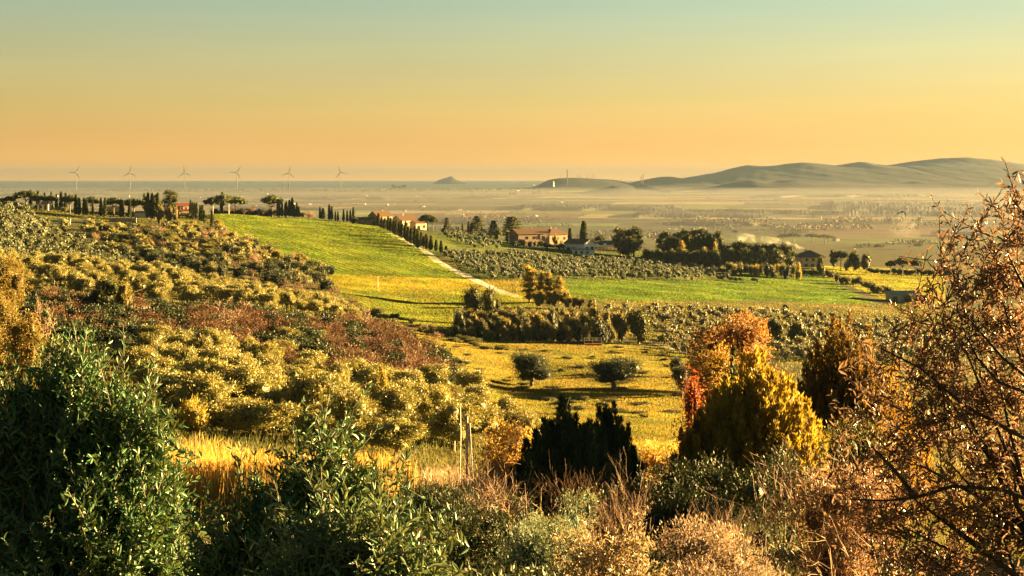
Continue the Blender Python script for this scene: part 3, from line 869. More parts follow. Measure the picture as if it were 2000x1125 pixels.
# ------------------------------------------------------------------ buildings
M_TAN = mat_plain('ochre_plaster', (.36, .265, .16), noise=.12, scale=.8)
M_PINK = mat_plain('pink_plaster', (.28, .205, .155), noise=.12, scale=.8)
M_WHITE = mat_plain('white_plaster', (.78, .76, .72), noise=.08, scale=.8)
M_CREAM = mat_plain('cream_plaster', (.50, .42, .32), noise=.1, scale=.8)
M_TILE = mat_plain('terracotta_tile', (.135, .072, .045), noise=.35, scale=5, bump=.4)
M_TILE_R = mat_plain('red_roof_sheet', (.26, .055, .045), noise=.2, scale=3)
M_TILE_D = mat_plain('dark_grey_roof', (.085, .075, .065), noise=.25, scale=4)
M_TILE_G = mat_plain('grey_roof_sheet', (.26, .25, .24), noise=.2, scale=3)
M_GLASS = mat_plain('window_glass', (.03, .035, .04), rough=.12, noise=.05, spec=.6)
M_WOOD = mat_plain('brown_wood', (.14, .075, .04), noise=.3, scale=5)
M_METAL = mat_plain('grey_metal', (.35, .35, .34), rough=.5, metallic=.4, noise=.1)
M_CONC = mat_plain('concrete', (.42, .39, .34), noise=.2, scale=4)
M_TARP = mat_plain('blue_white_tarp', (.45, .55, .62), noise=.2, scale=1)
M_STONE = mat_plain('stone_wall', (.36, .27, .19), noise=.3, scale=2, bump=.5)
M_AWN = mat_plain('white_awning', (.78, .75, .68), noise=.06)

def prism_roof(w, d, h, rise, over=.4, th=.18, hip=0.0):
    """gable (hip=0) or hipped roof along x, from eave height h"""
    S = Soup()
    a, b = w / 2 + over, d / 2 + over
    ze = h - over * rise / (d / 2)
    hx = max(a - hip * b, .05) if hip else a
    for dz in (0, th):
        S.add([(-a, -b, ze + dz), (a, -b, ze + dz), (a, b, ze + dz), (-a, b, ze + dz), (-hx, 0, h + rise + dz), (hx, 0, h + rise + dz)],
              [(0, 1, 5, 4), (2, 3, 4, 5)])
        S.add([(-a, -b, ze + dz), (-a, b, ze + dz), (-hx, 0, h + rise + dz), (a, b, ze + dz), (a, -b, ze + dz), (hx, 0, h + rise + dz)], [(1, 0, 2), (4, 3, 5)] if hip else [(0, 1, 2)][:0])
    e = [(-a, -b, ze), (a, -b, ze), (a, b, ze), (-a, b, ze)]
    V = e + [(x, y, z + th) for x, y, z in e]
    S.add(V, [(0, 1, 5, 4), (2, 3, 7, 6)] + ([(1, 2, 6, 5), (3, 0, 4, 7)] if hip else []))
    if not hip:
        for sx in (-1, 1):
            S.add([(sx * a, -b, ze), (sx * a, 0, h + rise), (sx * a, 0, h + rise + th), (sx * a, -b, ze + th)], [(0, 1, 2, 3)])
            S.add([(sx * a, b, ze), (sx * a, 0, h + rise), (sx * a, 0, h + rise + th), (sx * a, b, ze + th)], [(0, 1, 2, 3)])
    return S
def wall_block(w, d, h, rise=0.0, base=-2.5):
    S = Soup()
    S.box(-w / 2, w / 2, -d / 2, d / 2, base, h)
    if rise:
        for sx in (-1, 1):
            S.add([(sx * w / 2, -d / 2, h), (sx * w / 2, d / 2, h), (sx * w / 2, 0, h + rise * .97)], [(0, 1, 2)])
    return S
def opening(parent, side, u, z, ww, hh, w, d, name='window', fmat=None, pmat=None, arch=False):
    """a framed window or door set into one side ('f' front, 'l' left, 'r' right); > pane"""
    F_, Pn = Soup(), Soup()
    t = .12
    def bx(S, u0, u1, z0, z1, q0, q1):
        if side == 'f': S.box(u0, u1, -d / 2 - q1, -d / 2 - q0, z0, z1)
        elif side == 'l': S.box(-w / 2 - q1, -w / 2 - q0, u0, u1, z0, z1)
        else: S.box(w / 2 + q0, w / 2 + q1, u0, u1, z0, z1)
    for (a, b, c, e) in ((u - ww / 2 - t, u - ww / 2, z - t, z + hh + t), (u + ww / 2, u + ww / 2 + t, z - t, z + hh + t), (u - ww / 2, u + ww / 2, z + hh, z + hh + t), (u - ww / 2, u + ww / 2, z - t, z)):
        bx(F_, a, b, c, e, -.02, .09)
    bx(Pn, u - ww / 2, u + ww / 2, z, z + hh, -.02, .02)
    if arch:
        n = 8
        an = np.linspace(0, math.pi, n + 1)
        V = [(u + math.cos(a) * ww / 2, -d / 2 - .024, z + hh + math.sin(a) * ww / 2) for a in an] + [(u, -d / 2 - .024, z + hh)]
        Pn.add(V, [(i, i + 1, n + 1) for i in range(n)])
    o = link(name, F_.mesh(name, [fmat or M_WOOD]), parent)
    link('pane', Pn.mesh('pane', [pmat or M_GLASS]), o)
    return o
def building(name, label, px, base, w, d, h, rise, rot, wall, roof, y0, y1, hip=0.0, wins=(), chim=(), Y=None, cat='house', over=.4):
    P = G(px, Y) if Y else hit(px, base, y0, y1)
    r = link(name, None, loc=P, rotz=rot)
    setp(r, label, cat)
    link('wall', wall_block(w, d, h, 0 if hip else rise).mesh('wall', [wall]), r)
    rf = link('roof', prism_roof(w, d, h, rise, hip=hip, over=over).mesh('roof', [roof]), r)
    for cx, cy, ch in chim:
        S = Soup(); S.box(cx - .35, cx + .35, cy - .35, cy + .35, h + rise * .4, h + rise + ch); S.box(cx - .45, cx + .45, cy - .45, cy + .45, h + rise + ch, h + rise + ch + .2)
        link('chimney', S.mesh('chimney', [wall]), rf)
    for wdef in wins:
        opening(r, *wdef[:5], w, d, *wdef[5:])
    return r
D2R = math.radians
# house pair at the top of the gravel road
tan = building('house', 'ochre house with tiled gable roof at the top of the green field', 743, 441, 9.8, 8.6, 5.6, 2.5, D2R(40), M_TAN, M_TILE, 640, 790,
    wins=[('f', -2.9, .1, 1.5, 2.6, 'door', M_WOOD, M_WOOD), ('f', 2.4, .1, 1.5, 2.6, 'door', M_WOOD, M_WOOD), ('f', 0, 3.4, .9, 1.2), ('l', 1.2, .2, 1.6, 2.6, 'door', M_METAL, M_GLASS), ('l', -1.0, .2, 1.4, 2.6, 'door', M_METAL, M_GLASS), ('l', .9, 4.4, .6, .6), ('l', -.9, 4.4, .6, .6)], chim=[(1.5, .5, .5)])
white = building('house', 'white house with dark red tiled roof beside the ochre house', 791, 448, 11, 8.4, 5.2, 2.5, D2R(38), M_CREAM, M_TILE, 640, 790,
    wins=[('f', -1.8, 2.2, 1.5, 1.5), ('f', 1.6, 2.0, .9, 1.7), ('l', 0, 4.2, .6, .9), ('f', -3.2, .2, 1.2, 2.2, 'door', M_WOOD, M_WOOD), ('f', 4.2, .4, .9, 1.9)], chim=[(-1.2, .5, .6)])
cpo = wall_block(5.5, .12, .1); S_ = Soup(); S_.box(-5.6, -1.6, -7.4, -4.2, 2.25, 2.4); S_.box(-5.4, -5.2, -7.3, -7.1, -2, 2.25); S_.box(-2.0, -1.8, -7.3, -7.1, -2, 2.25)
link('porch_roof', S_.mesh('porch_roof', [M_TILE]), white)
building('house_wing', 'low cream wing with arched opening at the right end of the white house', 817, 450, 7.2, 6.4, 4.2, 1.3, D2R(36), M_CREAM, M_TILE, 640, 800,
    wins=[('f', -1.6, .2, 1.3, 2.0, 'door', M_WOOD, M_GLASS, True), ('f', 1.8, 1.6, .9, 1.2)])
building('outbuilding', 'low pink outbuilding left of the ochre house', 708, 433, 9, 5, 2.6, 1.1, D2R(8), M_PINK, M_TILE, 640, 800,
    wins=[('f', -2, .1, 1.0, 2.0, 'door', M_WOOD, M_WOOD), ('f', 1.5, .9, .9, 1.0)])
# farmhouse on the ridge
farm = building('farmhouse', 'long pink farmhouse with shallow tiled roof among trees', 1034, 478, 19, 9.5, 6.0, 2.2, D2R(30), M_PINK, M_TILE, 660, 800, over=.6,
    wins=[('f', -6.5, .2, 1.6, 2.8, 'door', M_WOOD, M_GLASS), ('f', -4, 3.2, .9, 1.3), ('f', 3.0, 3.0, 1.6, 1.6, 'window', M_WOOD, M_GLASS, True), ('f', 6.0, 3.0, .9, 1.6), ('f', .4, 3.2, .9, 1.3), ('l', 0, 3, 1, 1.3)], chim=[(1, .3, .8), (-5, .3, .6)])
building('farmhouse', 'square pink farmhouse block with hipped roof right of the long one', 1081, 477, 14, 11, 6.2, 2.6, D2R(36), M_PINK, M_TILE, 660, 810, hip=1.0, over=.9,
    wins=[('f', -4.2, 3.0, 1.0, 1.6), ('f', -1.2, 3.0, .9, 1.3), ('f', 3.6, 3.0, .9, 1.3), ('r', 0, 3.0, 1.0, 1.3), ('f', 1.4, .1, 1.2, 2.2, 'door', M_WOOD, M_WOOD)], chim=[(-2, 0, 1.0), (1.5, .2, .5)])
wv = building('villa', 'white villa with slanted brown roof below the farmhouse', 1132, 492, 13, 9, 4.6, 2.0, D2R(-42), M_WHITE, M_TILE, 620, 780, over=.5,
    wins=[('f', -3.6, 1.0, 2.4, 1.4), ('f', 0, 1.0, 2.4, 1.4), ('r', -2, 1.2, 2.2, 1.5, 'window', M_WOOD, M_GLASS), ('r', 2, 1.2, 2.2, 1.5, 'window', M_WOOD, M_GLASS)])
lv = building('annexe', 'low white annexe with flat parapet in front of the villa', 1136, 497, 9, 5, 2.4, .5, D2R(-6), M_WHITE, M_TILE_G, 600, 720,
    wins=[('f', -2.6, .4, .9, 1.4), ('f', 0.2, .4, .9, 1.4), ('f', 3, .4, .9, 1.4)])
# pavilion with white awnings
P = hit(1187, 489, 620, 780)
pv_ = setp(link('pavilion', None, loc=P, rotz=D2R(4)), 'open pavilion with white scalloped awning and grey roof', 'pavilion')
link('roof', prism_roof(17, 9, 3.4, 1.6, hip=1.0).mesh('roof', [M_TILE_D]), pv_)
S_ = Soup(); S_.box(-8.3, 8.3, .5, 4.2, -2, 3.2); link('wall', S_.mesh('wall', [M_CREAM]), pv_)
for k in range(9):
    S_ = Soup(); x = -8.2 + k * 2.05; S_.box(x - .09, x + .09, -4.6, -4.42, -2, 3.0); link('post', S_.mesh('post', [M_WHITE]), pv_)
for k in range(4):
    S_ = Soup(); x0 = -8.6 + k * 4.3
    S_.add([(x0, -5.6, 2.5), (x0 + 4.2, -5.6, 2.5), (x0 + 4.2, -3.6, 3.3), (x0, -3.6, 3.3), (x0 + 2.1, -4.6, 3.9)], [(0, 1, 4), (1, 2, 4), (2, 3, 4), (3, 0, 4)])
    S_.add([(x0, -5.6, 2.5), (x0 + 4.2, -5.6, 2.5), (x0 + 4.2, -5.6, 2.1), (x0, -5.6, 2.1)], [(0, 1, 2, 3)])
    link('awning', S_.mesh('awning', [M_AWN]), pv_)
S_ = Soup(); S_.box(-9.5, 9.5, -6.3, -6.0, -2.5, .5); link('parapet', S_.mesh('parapet', [M_STONE]), pv_)
# dark roofed house at the right end of the pines
building('house', 'two storey house with wide dark hipped roof right of the pine row', 1580, 521, 13, 11, 6.4, 3.0, D2R(10), M_CREAM, M_TILE_D, 660, 850, hip=1.0, over=1.2,
    wins=[('f', -4, .2, 2.2, 2.0, 'door', M_WHITE, M_GLASS), ('f', 0, .2, 2.2, 2.0, 'door', M_WHITE, M_GLASS), ('f', -3.5, 3.6, 1.4, 1.5), ('f', .4, 3.6, 1.4, 1.5), ('f', 4, 3.6, 1.2, 1.5), ('f', 4.2, .8, 1.2, 1.4), ('r', 0, 3.6, 1.2, 1.5)], chim=[(-2, 0, .7)])
building('shed', 'grey shed with low roof beside the hedge below the pasture', 1764, 589, 12.5, 7, 3.2, 1.2, D2R(6), M_CONC, M_TILE_G, 480, 640,
    wins=[('f', -4.8, .1, 1.8, 2.2, 'door', M_WOOD, M_WOOD), ('f', 2.2, 2.0, 2.2, .5)], cat='shed')
# houses on the left hill
building('bungalow', 'low bungalow with orange sunlit window bays on the left hill', 133, 427, 10, 6, 3.0, .7, D2R(42), M_TAN, M_TILE, 560, 760,
    wins=[('f', -3.2, .2, 1.8, 2.1, 'window', M_WHITE, M_CREAM), ('f', -.6, .2, 1.8, 2.1, 'window', M_WHITE, M_CREAM), ('f', 2.0, .2, 1.8, 2.1, 'window', M_WHITE, M_CREAM), ('f', 4.1, .2, .9, 2.2, 'door', M_WOOD, M_GLASS)])
building('cottage', 'small white cottage under the leftmost umbrella pines', 84, 405, 5, 4, 2.8, 1.0, D2R(15), M_WHITE, M_TILE_D, 600, 780, wins=[('f', -1, .8, .8, 1.1), ('f', 1.2, .2, .8, 2, 'door', M_WOOD, M_WOOD)])
building('cottage', 'pale cottage half hidden behind cypresses on the left hill', 216, 412, 10, 6, 3.0, 1.0, D2R(14), M_CREAM, M_TILE, 600, 780, wins=[('f', -2.4, .4, 1.2, 1.8), ('f', 0, .4, 1.2, 1.8), ('f', 2.6, .4, 1.2, 1.8), ('f', 4.2, .1, .8, 2, 'door', M_WOOD, M_WOOD)])
building('glass_veranda', 'low building with pale glass front below the left hill garden', 286, 426, 10, 5, 2.7, .5, D2R(0), M_CONC, M_TILE_D, 560, 720,
    wins=[('f', -3.6, .2, 1.6, 1.9, 'window', M_WHITE, M_TARP), ('f', -1.5, .2, 1.6, 1.9, 'window', M_WHITE, M_TARP), ('f', .8, .2, 1.6, 1.9, 'window', M_WHITE, M_TARP), ('f', 3.2, .2, 1.6, 1.9, 'window', M_WHITE, M_GLASS)])
rh = building('house', 'red roofed house with balcony at the right end of the left hill', 352, 416, 8.4, 7, 5.2, 1.1, D2R(28), M_CREAM, M_TILE_R, 600, 760, over=.7,
    wins=[('f', -2.4, .2, 1.6, 2.2, 'door', M_WOOD, M_GLASS), ('f', 1.6, 3.0, 1.8, 1.5, 'window', M_WHITE, M_CREAM), ('f', -1.8, 3.0, 1.4, 1.5), ('l', 0, 3, 1.4, 1.4)])
S_ = Soup(); S_.box(-4.4, 4.4, -5.0, -3.5, 2.55, 2.75); S_.box(-4.4, 4.4, -5.0, -4.9, 2.75, 3.5); link('balcony', S_.mesh('balcony', [M_TILE_R]), rh)
for x in (-4.2, 0, 4.2):
    S_ = Soup(); S_.box(x - .12, x + .12, -4.95, -4.7, -2, 2.55); link('post', S_.mesh('post', [M_WHITE]), rh)
def slab(name, label, px, base, w, h, y0, y1, mat, cat='wall', d=.4, rot=0):
    P = hit(px, base, y0, y1)
    o = link(name, None, loc=P, rotz=rot); setp(o, label, cat)
    S = Soup(); S.box(-w / 2, w / 2, -d / 2, d / 2, -1.2, h); link('panel', S.mesh(name, [mat]), o)
    S = Soup(); S.box(-w / 2 - .06, w / 2 + .06, -d / 2 - .06, d / 2 + .06, h, h + .12); link('coping', S.mesh('coping', [M_CONC]), o)
    return o
slab('garden_wall', 'long tan retaining wall on the left hill', 240, 434, 12, 1.7, 540, 700, M_STONE)
slab('garden_wall', 'short pale wall stub on the left hill slope', 168, 436, 3.2, 2.0, 540, 700, M_WHITE)
slab('tarp_cover', 'blue and white tarpaulin sheet stretched low on the left hill', 126, 437, 5, 1.8, 540, 700, M_TARP, 'tarpaulin')
# corral with rails in front of the hedge
P = hit(1158, 675, 270, 340)
co = setp(link('corral', None, loc=P, rotz=D2R(3)), 'rusty red feeder with white rails in front of the hedge wood', 'feeder')
S_ = Soup(); S_.box(-1.9, 1.9, -.5, .5, .0, .42); link('trough', S_.mesh('trough', [mat_plain('rusty_red', (.38, .10, .05), noise=.3, scale=3)]), co)
for x in (-1.9, 0, 1.9):
    S_ = Soup(); S_.box(x - .05, x + .05, -.06, .06, -.5, 1.75); link('post', S_.mesh('post', [M_WHITE]), co)
for z in (1.15, 1.62):
    S_ = Soup(); S_.box(-1.96, 1.96, -.12, -.065, z, z + .09); link('rail', S_.mesh('rail', [M_WHITE]), co)

# slender poles on the crest and white markers
def pole(name, label, px, top, Y, r=.1, mat=None, arm=False, cat='pole'):
    P = G(px, Y); h = rowz(top, Y) - P[2]
    S = Soup(); tube(S, [(0, 0, -.3), (0, 0, h * .5), (0, 0, h)], r, r * .75, 6)
    o = link(name, S.mesh(name, [mat or M_CONC], True), loc=P); setp(o, label, cat)
    S = Soup(); S.box(-.7 if arm else -.12, .7 if arm else .12, -.06, .06, h - .3, h - .18); link('crossarm', S.mesh('crossarm', [M_METAL]), o)
    return o
pole('utility_pole', 'pale utility pole standing on the crest of the green field', 447, 397, 735, .16, M_WHITE, True)
pole('utility_pole', 'pale utility pole left of the crest pines', 416, 400, 725, .14, M_WHITE, True)
pole('field_marker', 'small white marker post at the foot of the green field', 738, 541.5, 452, .12, M_WHITE, False, 'marker')

# ------------------------------------------------------------------ wind turbines on the shore
M_TURB = mat_plain('turbine_paint', (.16, .155, .15), noise=.05)
def turbine(px, hub, Y, ang, lab):
    x = X(px, Y); hz_ = rowz(hub, Y)
    r = setp(link('wind_turbine', None, loc=(x, Y, -1)), lab, 'wind turbine', 'wind turbines on the shore')
    S = Soup(); tube(S, [(0, 0, 0), (0, 0, hz_ * .5), (0, 0, hz_)], 2.2, 1.3, 8); link('tower', S.mesh('tower', [M_TURB], True), r)
    S = Soup(); S.box(-2.2, 2.2, -4, 8, hz_ - 1, hz_ + 4); link('nacelle', S.mesh('nacelle', [M_TURB]), r)
    S = Soup(); tube(S, [(0, -4, hz_ + 1.5), (0, -6, hz_ + 1.5), (0, -8, hz_ + 1.5)], 2.2, .8, 8); link('hub', S.mesh('hub', [M_TURB], True), r)
    for k in range(3):
        a = ang + k * 2.0944
        d = np.array([math.sin(a), 0, math.cos(a)]); c = np.array([0, -6, hz_ + 1.5]); n_ = np.array([math.cos(a), 0, -math.sin(a)])
        S = Soup()
        pts = [(0, 1.1), (.15, 2.2), (.4, 1.6), (.75, 1.0), (1, .3)]
        V = []
        for t, w_ in pts:
            q = c + d * 48 * t
            V += [q - n_ * w_ + (0, .4, 0), q + n_ * w_ + (0, -.4, 0), q + n_ * w_ * .3 + (0, .9, 0)]
        Q = []
        for i in range(4):
            for j in range(3): Q.append((i * 3 + j, i * 3 + (j + 1) % 3, i * 3 + 3 + (j + 1) % 3, i * 3 + 3 + j))
        S.add(V, Q); link('blade', S.mesh('blade', [M_TURB]), r)
for i, (px, hub, ang) in enumerate([(149, 337, .5), (254.5, 337.5, .05), (360.5, 337.5, -.1), (463, 337, .55), (564.5, 338, .2), (665, 337, -.35)]):
    turbine(px, hub, 7900 + 60 * i, ang, ['leftmost', 'second from the left', 'third from the left', 'fourth from the left', 'fifth from the left', 'rightmost'][i] + ' white wind turbine on the sea shore')

# ------------------------------------------------------------------ works on the coast: chimneys, silos, masts
M_SILHOUETTE = mat_plain('silhouette_steel', (.05, .045, .045), noise=.1)  # coloured near black as a silhouette against the sky, offsetting the sunlight
def stack(name, label, px, top, base, r, mat, cat='chimney', Y=None, cone=None):
    Y = Y or 70 * F / (base - H0)
    h = rowz(top, Y)
    S = Soup(); tube(S, [(0, 0, 0), (0, 0, h * .5), (0, 0, h)], r * 1.25, r * .9, 8)
    o = setp(link(name, S.mesh(name, [mat], True), loc=(X(px, Y), Y, -1)), label, cat)
    S = Soup(); S.box(-r * 1.5, r * 1.5, -r * 1.5, r * 1.5, h - 3, h - 1.5); link('platform', S.mesh('platform', [M_METAL]), o)
stack('chimney', 'tallest dark chimney of the coastal works', 1108, 331, 366, 3.0, M_SILHOUETTE, Y=8700)
stack('silo', 'pale tower silo left of the tallest chimney', 1080, 354, 366, 7.0, M_WHITE, 'silo', Y=8600)
for i, (px, top, r) in enumerate([(1128, 340, 1.2), (1133, 340, 1.2), (1147, 338, 1.3), (1155, 343, 1.3), (1160, 339, 1.6), (1095, 341, .8), (1212, 348, 1.0)]):
    stack('mast', ['leftmost of the pair of thin masts on the headland', 'right one of the pair of thin masts on the headland', 'thin mast in the middle of the headland', 'short mast left of the thickest mast on the headland', 'thickest mast near the right end of the headland', 'faint mast just left of the tallest chimney', 'small mast beyond the right end of the headland'][i], px, top, 363, r, M_SILHOUETTE, 'mast', Y=9000)
stack('chimney', 'shorter of the two chimneys left of the far hills', 1252, 344, 366, 2.2, M_SILHOUETTE, Y=8900)
stack('chimney', 'taller of the two chimneys left of the far hills', 1256, 340, 366, 2.6, M_SILHOUETTE, Y=8900)
stack('mast', 'mast on the small knoll of the far hills', 1336, 341, 360, 1.6, M_SILHOUETTE, 'mast', Y=9300)
stack('mast', 'faint mast on the saddle of the far hills', 1638, 318, 360, 1.0, M_SILHOUETTE, 'mast', Y=9500)
stack('water_tower', 'water tower with round tank beside the fifth wind turbine', 564.5, 357, 371, 3.0, M_SILHOUETTE, 'water tower', Y=7700)
stack('pylon', 'faint lattice pylon left of the water tower', 547, 354, 371, 1.3, M_SILHOUETTE, 'pylon', Y=7700)
stack('pylon', 'faint lattice pylon between the pylon and the water tower', 552, 356, 371, 1.3, M_SILHOUETTE, 'pylon', Y=7750)

# ------------------------------------------------------------------ far buildings on the plain
M_BRIGHT = mat_plain('white_far_wall', (.85, .78, .66), noise=.05)
FARB = [(842, 0)]
def far_building(px, py, wpx, hpx, label, group='small far buildings on the plain', mat=None, roof=None, rot=None):
    Y = 70 * F / (py - H0)
    m = Y / F
    w, h = wpx * m, hpx * m
    o = setp(link('far_building', None, loc=(X(px, Y), Y, -.8), rotz=rng.uniform(.15, .5) if rot is None else rot), label, 'building', group)
    d = max(6, min(w, 16))
    link('wall', wall_block(w, d, h, h * .35, 0).mesh('wall', [mat or M_BRIGHT]), o)
    link('roof', prism_roof(w, d, h, h * .35, over=.3).mesh('roof', [roof or M_TILE]), o)
for px, py, w, h, lab in [(776, 369, 22, 4, 'wide pale block of the port on the shore'), (768, 368, 6, 5.5, 'tall pale block at the left end of the port'), (790, 368.5, 7, 5, 'tall pale block at the right end of the port'),
                     (1002, 380.5, 14, 3.5, 'long pale hall with dark bays on the plain'), (1044, 378.5, 8, 4, 'bright white cube hall on the plain'), (1054, 378, 5, 4, 'smaller white hall right of the cube hall'),
                     (897, 411, 8, 4, 'pale farm building with a low annexe left of the middle plain'), (881, 411, 5, 2.5, 'low pale shed beside the middle plain farm'),
                     (1513, 449, 6, 3, 'pale house in the mist behind the pine row'), (1633, 470, 9, 6, 'white house in the mist under umbrella pines'),
                     (1789, 394, 5, 2.5, 'small bright building in front of the right hills')]:
    far_building(px, py, w, h, lab, None)
far_building(1893, 459, 46, 7, 'pale blue domed hall seen through the right olive', None, M_TARP, M_TARP, 0)
far_building(1712, 524, 34, 5, 'pale blue roofed shed behind the umbrella pines', None, M_TARP, M_TARP, .1)
for px, py in [(905, 378), (921, 377), (940, 376.5), (948, 375.5), (813, 384), (828, 383.5), (877, 379), (970, 379), (1011, 373), (1043, 363), (1066, 378), (1070, 377.5), (703, 382), (716, 383), (755, 402), (770, 402), (822, 404), (828, 404), (913, 412), (940, 414), (970, 412), (1030, 424), (1047, 422), (1069, 424), (1054, 431), (1097, 396), (1140, 420), (605, 400), (641, 385), (790, 412), (812, 393),
               (1297, 383), (1320, 448), (1330, 444), (1306, 448), (1430, 447), (1480, 450), (1660, 433), (1850, 392), (1925, 396), (1940, 395), (1735, 474), (1780, 482), (1730, 480), (1382, 371), (500, 402), (520, 380), (30, 383), (10, 387), (110, 384), (250, 384), (390, 386)]:
    far_building(px, py, rng.uniform(3, 6), rng.uniform(1.6, 2.6), 'tiny pale building far off on the hazy plain', rot=rng.uniform(0, .6), roof=M_TILE if rng.random() < .5 else M_BRIGHT)
# long greenhouses
for px, py, w in [(1475, 391, 70), (1500, 388, 60), (1570, 400, 60), (965, 413, 0), (888, 419, 36), (560, 398, 30), (700, 399, 28), (745, 400, 26), (1400, 390, 30), (1690, 386, 40)]:
    if w: far_building(px, py, w, 1.6, {1475: 'long white greenhouse below the hills', 1500: 'white greenhouse strip just behind the long one', 1570: 'striped greenhouse rows on the right plain', 888: 'long bright greenhouse behind the cedars', 560: 'greenhouse strip behind the crest cypresses', 700: 'greenhouse strip above the ochre house', 745: 'greenhouse strip left above the white house roof', 1400: 'pale greenhouse strip at the edge of the brown field', 1690: 'greenhouse strip at the foot of the right hills'}[px], None, M_BRIGHT, M_BRIGHT, 0.0)
# ------------------------------------------------------------------ trees of the ridge
def row(kn, name, cat, group, items, Y, label):
    for it in items:
        px, top = it[0], it[1]
        w = it[2] if len(it) > 2 else None
        lab = it[3] if len(it) > 3 else label
        plant(kn, lab, cat, px, Y if not callable(Y) else Y(px), top=top, wpx=w, group=group, name=name)
row('umbrella_pine', 'umbrella_pine', 'pine tree', 'umbrella pines on the left hill', [(18, 384, 38, 'dark umbrella pine at the left edge of the hill'), (50, 373, 48, 'tallest umbrella pine near the left edge of the hill'), (77, 381, 30, 'umbrella pine right of the tallest one on the left hill'), (99, 382, 28, 'umbrella pine behind the small white cottage'), (137, 381, 38, 'broad umbrella pine above the orange bungalow'),
    (178, 384, 32, 'umbrella pine between cypresses on the left hill'), (222, 386, 38, 'umbrella pine in front of the pale cottage'), (262, 388, 50, 'wide umbrella pine above the glass veranda'), (303, 388, 32, 'low umbrella pine left of the red roofed house')], 655, None)
for i in range(34):
    px = 4 + i * 12.2
    plant(['dark_shrub', 'oak', 'shrub', 'dark_shrub'][i % 4], 'dark garden bush at the foot of the pines on the left hill', 'bush', px, 672 + 7 * (i % 3), h=rng.uniform(1.6, 3.2), w=rng.uniform(4, 6), group='garden bushes on the left hill', name='garden_bush')
plant('pine', 'tall ragged pine behind the red roofed house', 'pine tree', 333, 680, top=372, wpx=30, name='pine_tree')
plant('pine', 'dark conifer right of the wide umbrella pine', 'pine tree', 285, 690, top=378, wpx=14, name='pine_tree')
plant('pine', 'dark conifer behind the low umbrella pine', 'pine tree', 305, 690, top=379, wpx=14, name='pine_tree')
CYL = 'dark cypress column on the left hill garden'
row('cypress', 'cypress', 'cypress', 'cypresses on the left hill', [(60, 371), (74, 373), (87, 377), (100, 376), (110, 380), (119, 375), (128, 377), (148, 381), (155, 386), (164, 386), (169, 390), (181, 393), (197, 387), (205, 387), (236, 389), (240, 391), (253, 391), (289, 377), (297, 378), (308, 378)], lambda p: 640 if p > 140 else 690, CYL)
row('cypress', 'cypress', 'cypress', 'cypress row right of the red roofed house', [(372, 391), (376, 395), (380, 396), (384, 397), (391, 401), (395, 401), (399, 411), (414, 412)], lambda p: 690 - (p - 372) * 2.2, 'dark cypress in the row right of the red roofed house')
for px, top, w, lab in [(313, 398, 18, 'golden leaved tree left of the red roofed house'), (328, 395, 18, 'second golden tree left of the red roofed house'), (342, 400, 13, 'slim golden tree touching the red roofed house')]:
    plant('gold_tree', lab, 'tree', px, 610, top=top, wpx=w, name='golden_tree')
plant('gold_shrub', 'orange hedge bush at the left end of the green field', 'bush', 424, 620, top=428, wpx=20, name='bush')
# crest of the green field
plant('umbrella_pine', 'umbrella pine at the left end of the field crest', 'pine tree', 415, 760, top=386, wpx=36, name='umbrella_pine')
plant('umbrella_pine', 'umbrella pine second from the left on the field crest', 'pine tree', 436, 765, top=380, wpx=44, name='umbrella_pine')
plant('umbrella_pine', 'umbrella pine behind the utility pole on the field crest', 'pine tree', 461, 770, top=384, wpx=40, name='umbrella_pine')
plant('cypress', 'cypress sticking up through the crest pines', 'cypress', 434, 770, top=376, name='cypress')
plant('umbrella_pine', 'wide umbrella pine in the middle of the field crest', 'pine tree', 531, 765, top=382, wpx=46, name='umbrella_pine')
for i, px in enumerate(np.linspace(448, 525, 9)):
    plant('bare_far', 'bare brownish tree between the umbrella pines on the field crest', 'bare tree', px, 760 + 6 * (i % 3), top=391 + 3 * (i % 4), wpx=18, group='bare trees on the field crest', name='bare_tree')
for i, px in enumerate(range(420, 545, 11)):
    plant('dark_shrub', 'dark bush along the field crest', 'bush', px, 770, top=406 + (i * 7) % 5, wpx=18, group='bushes along the field crest', name='bush')
row('cypress', 'cypress', 'cypress', 'cypresses on the field crest', [(542, 396), (546, 397), (551, 396), (557, 397), (559, 394), (565, 391), (571, 387, 9), (575, 401), (580, 396), (584, 403), (625, 404), (631, 407, 8), (643, 400), (648, 403), (655, 412), (660, 412), (671, 409), (678, 411), (684, 411), (690, 405)], lambda p: 765 if p < 640 else 755, 'dark cypress on the crest of the green field')
plant('pink_bush', 'rounded pinkish bare bush on the field crest', 'bush', 606, 770, top=407, wpx=26, name='bush')
plant('shrub', 'green bush right of the crest cypresses', 'bush', 590, 765, top=413, wpx=12, name='bush')
plant('dark_shrub', 'dark green bush left of the pink outbuilding', 'bush', 692, 735, top=425, wpx=16, name='bush')
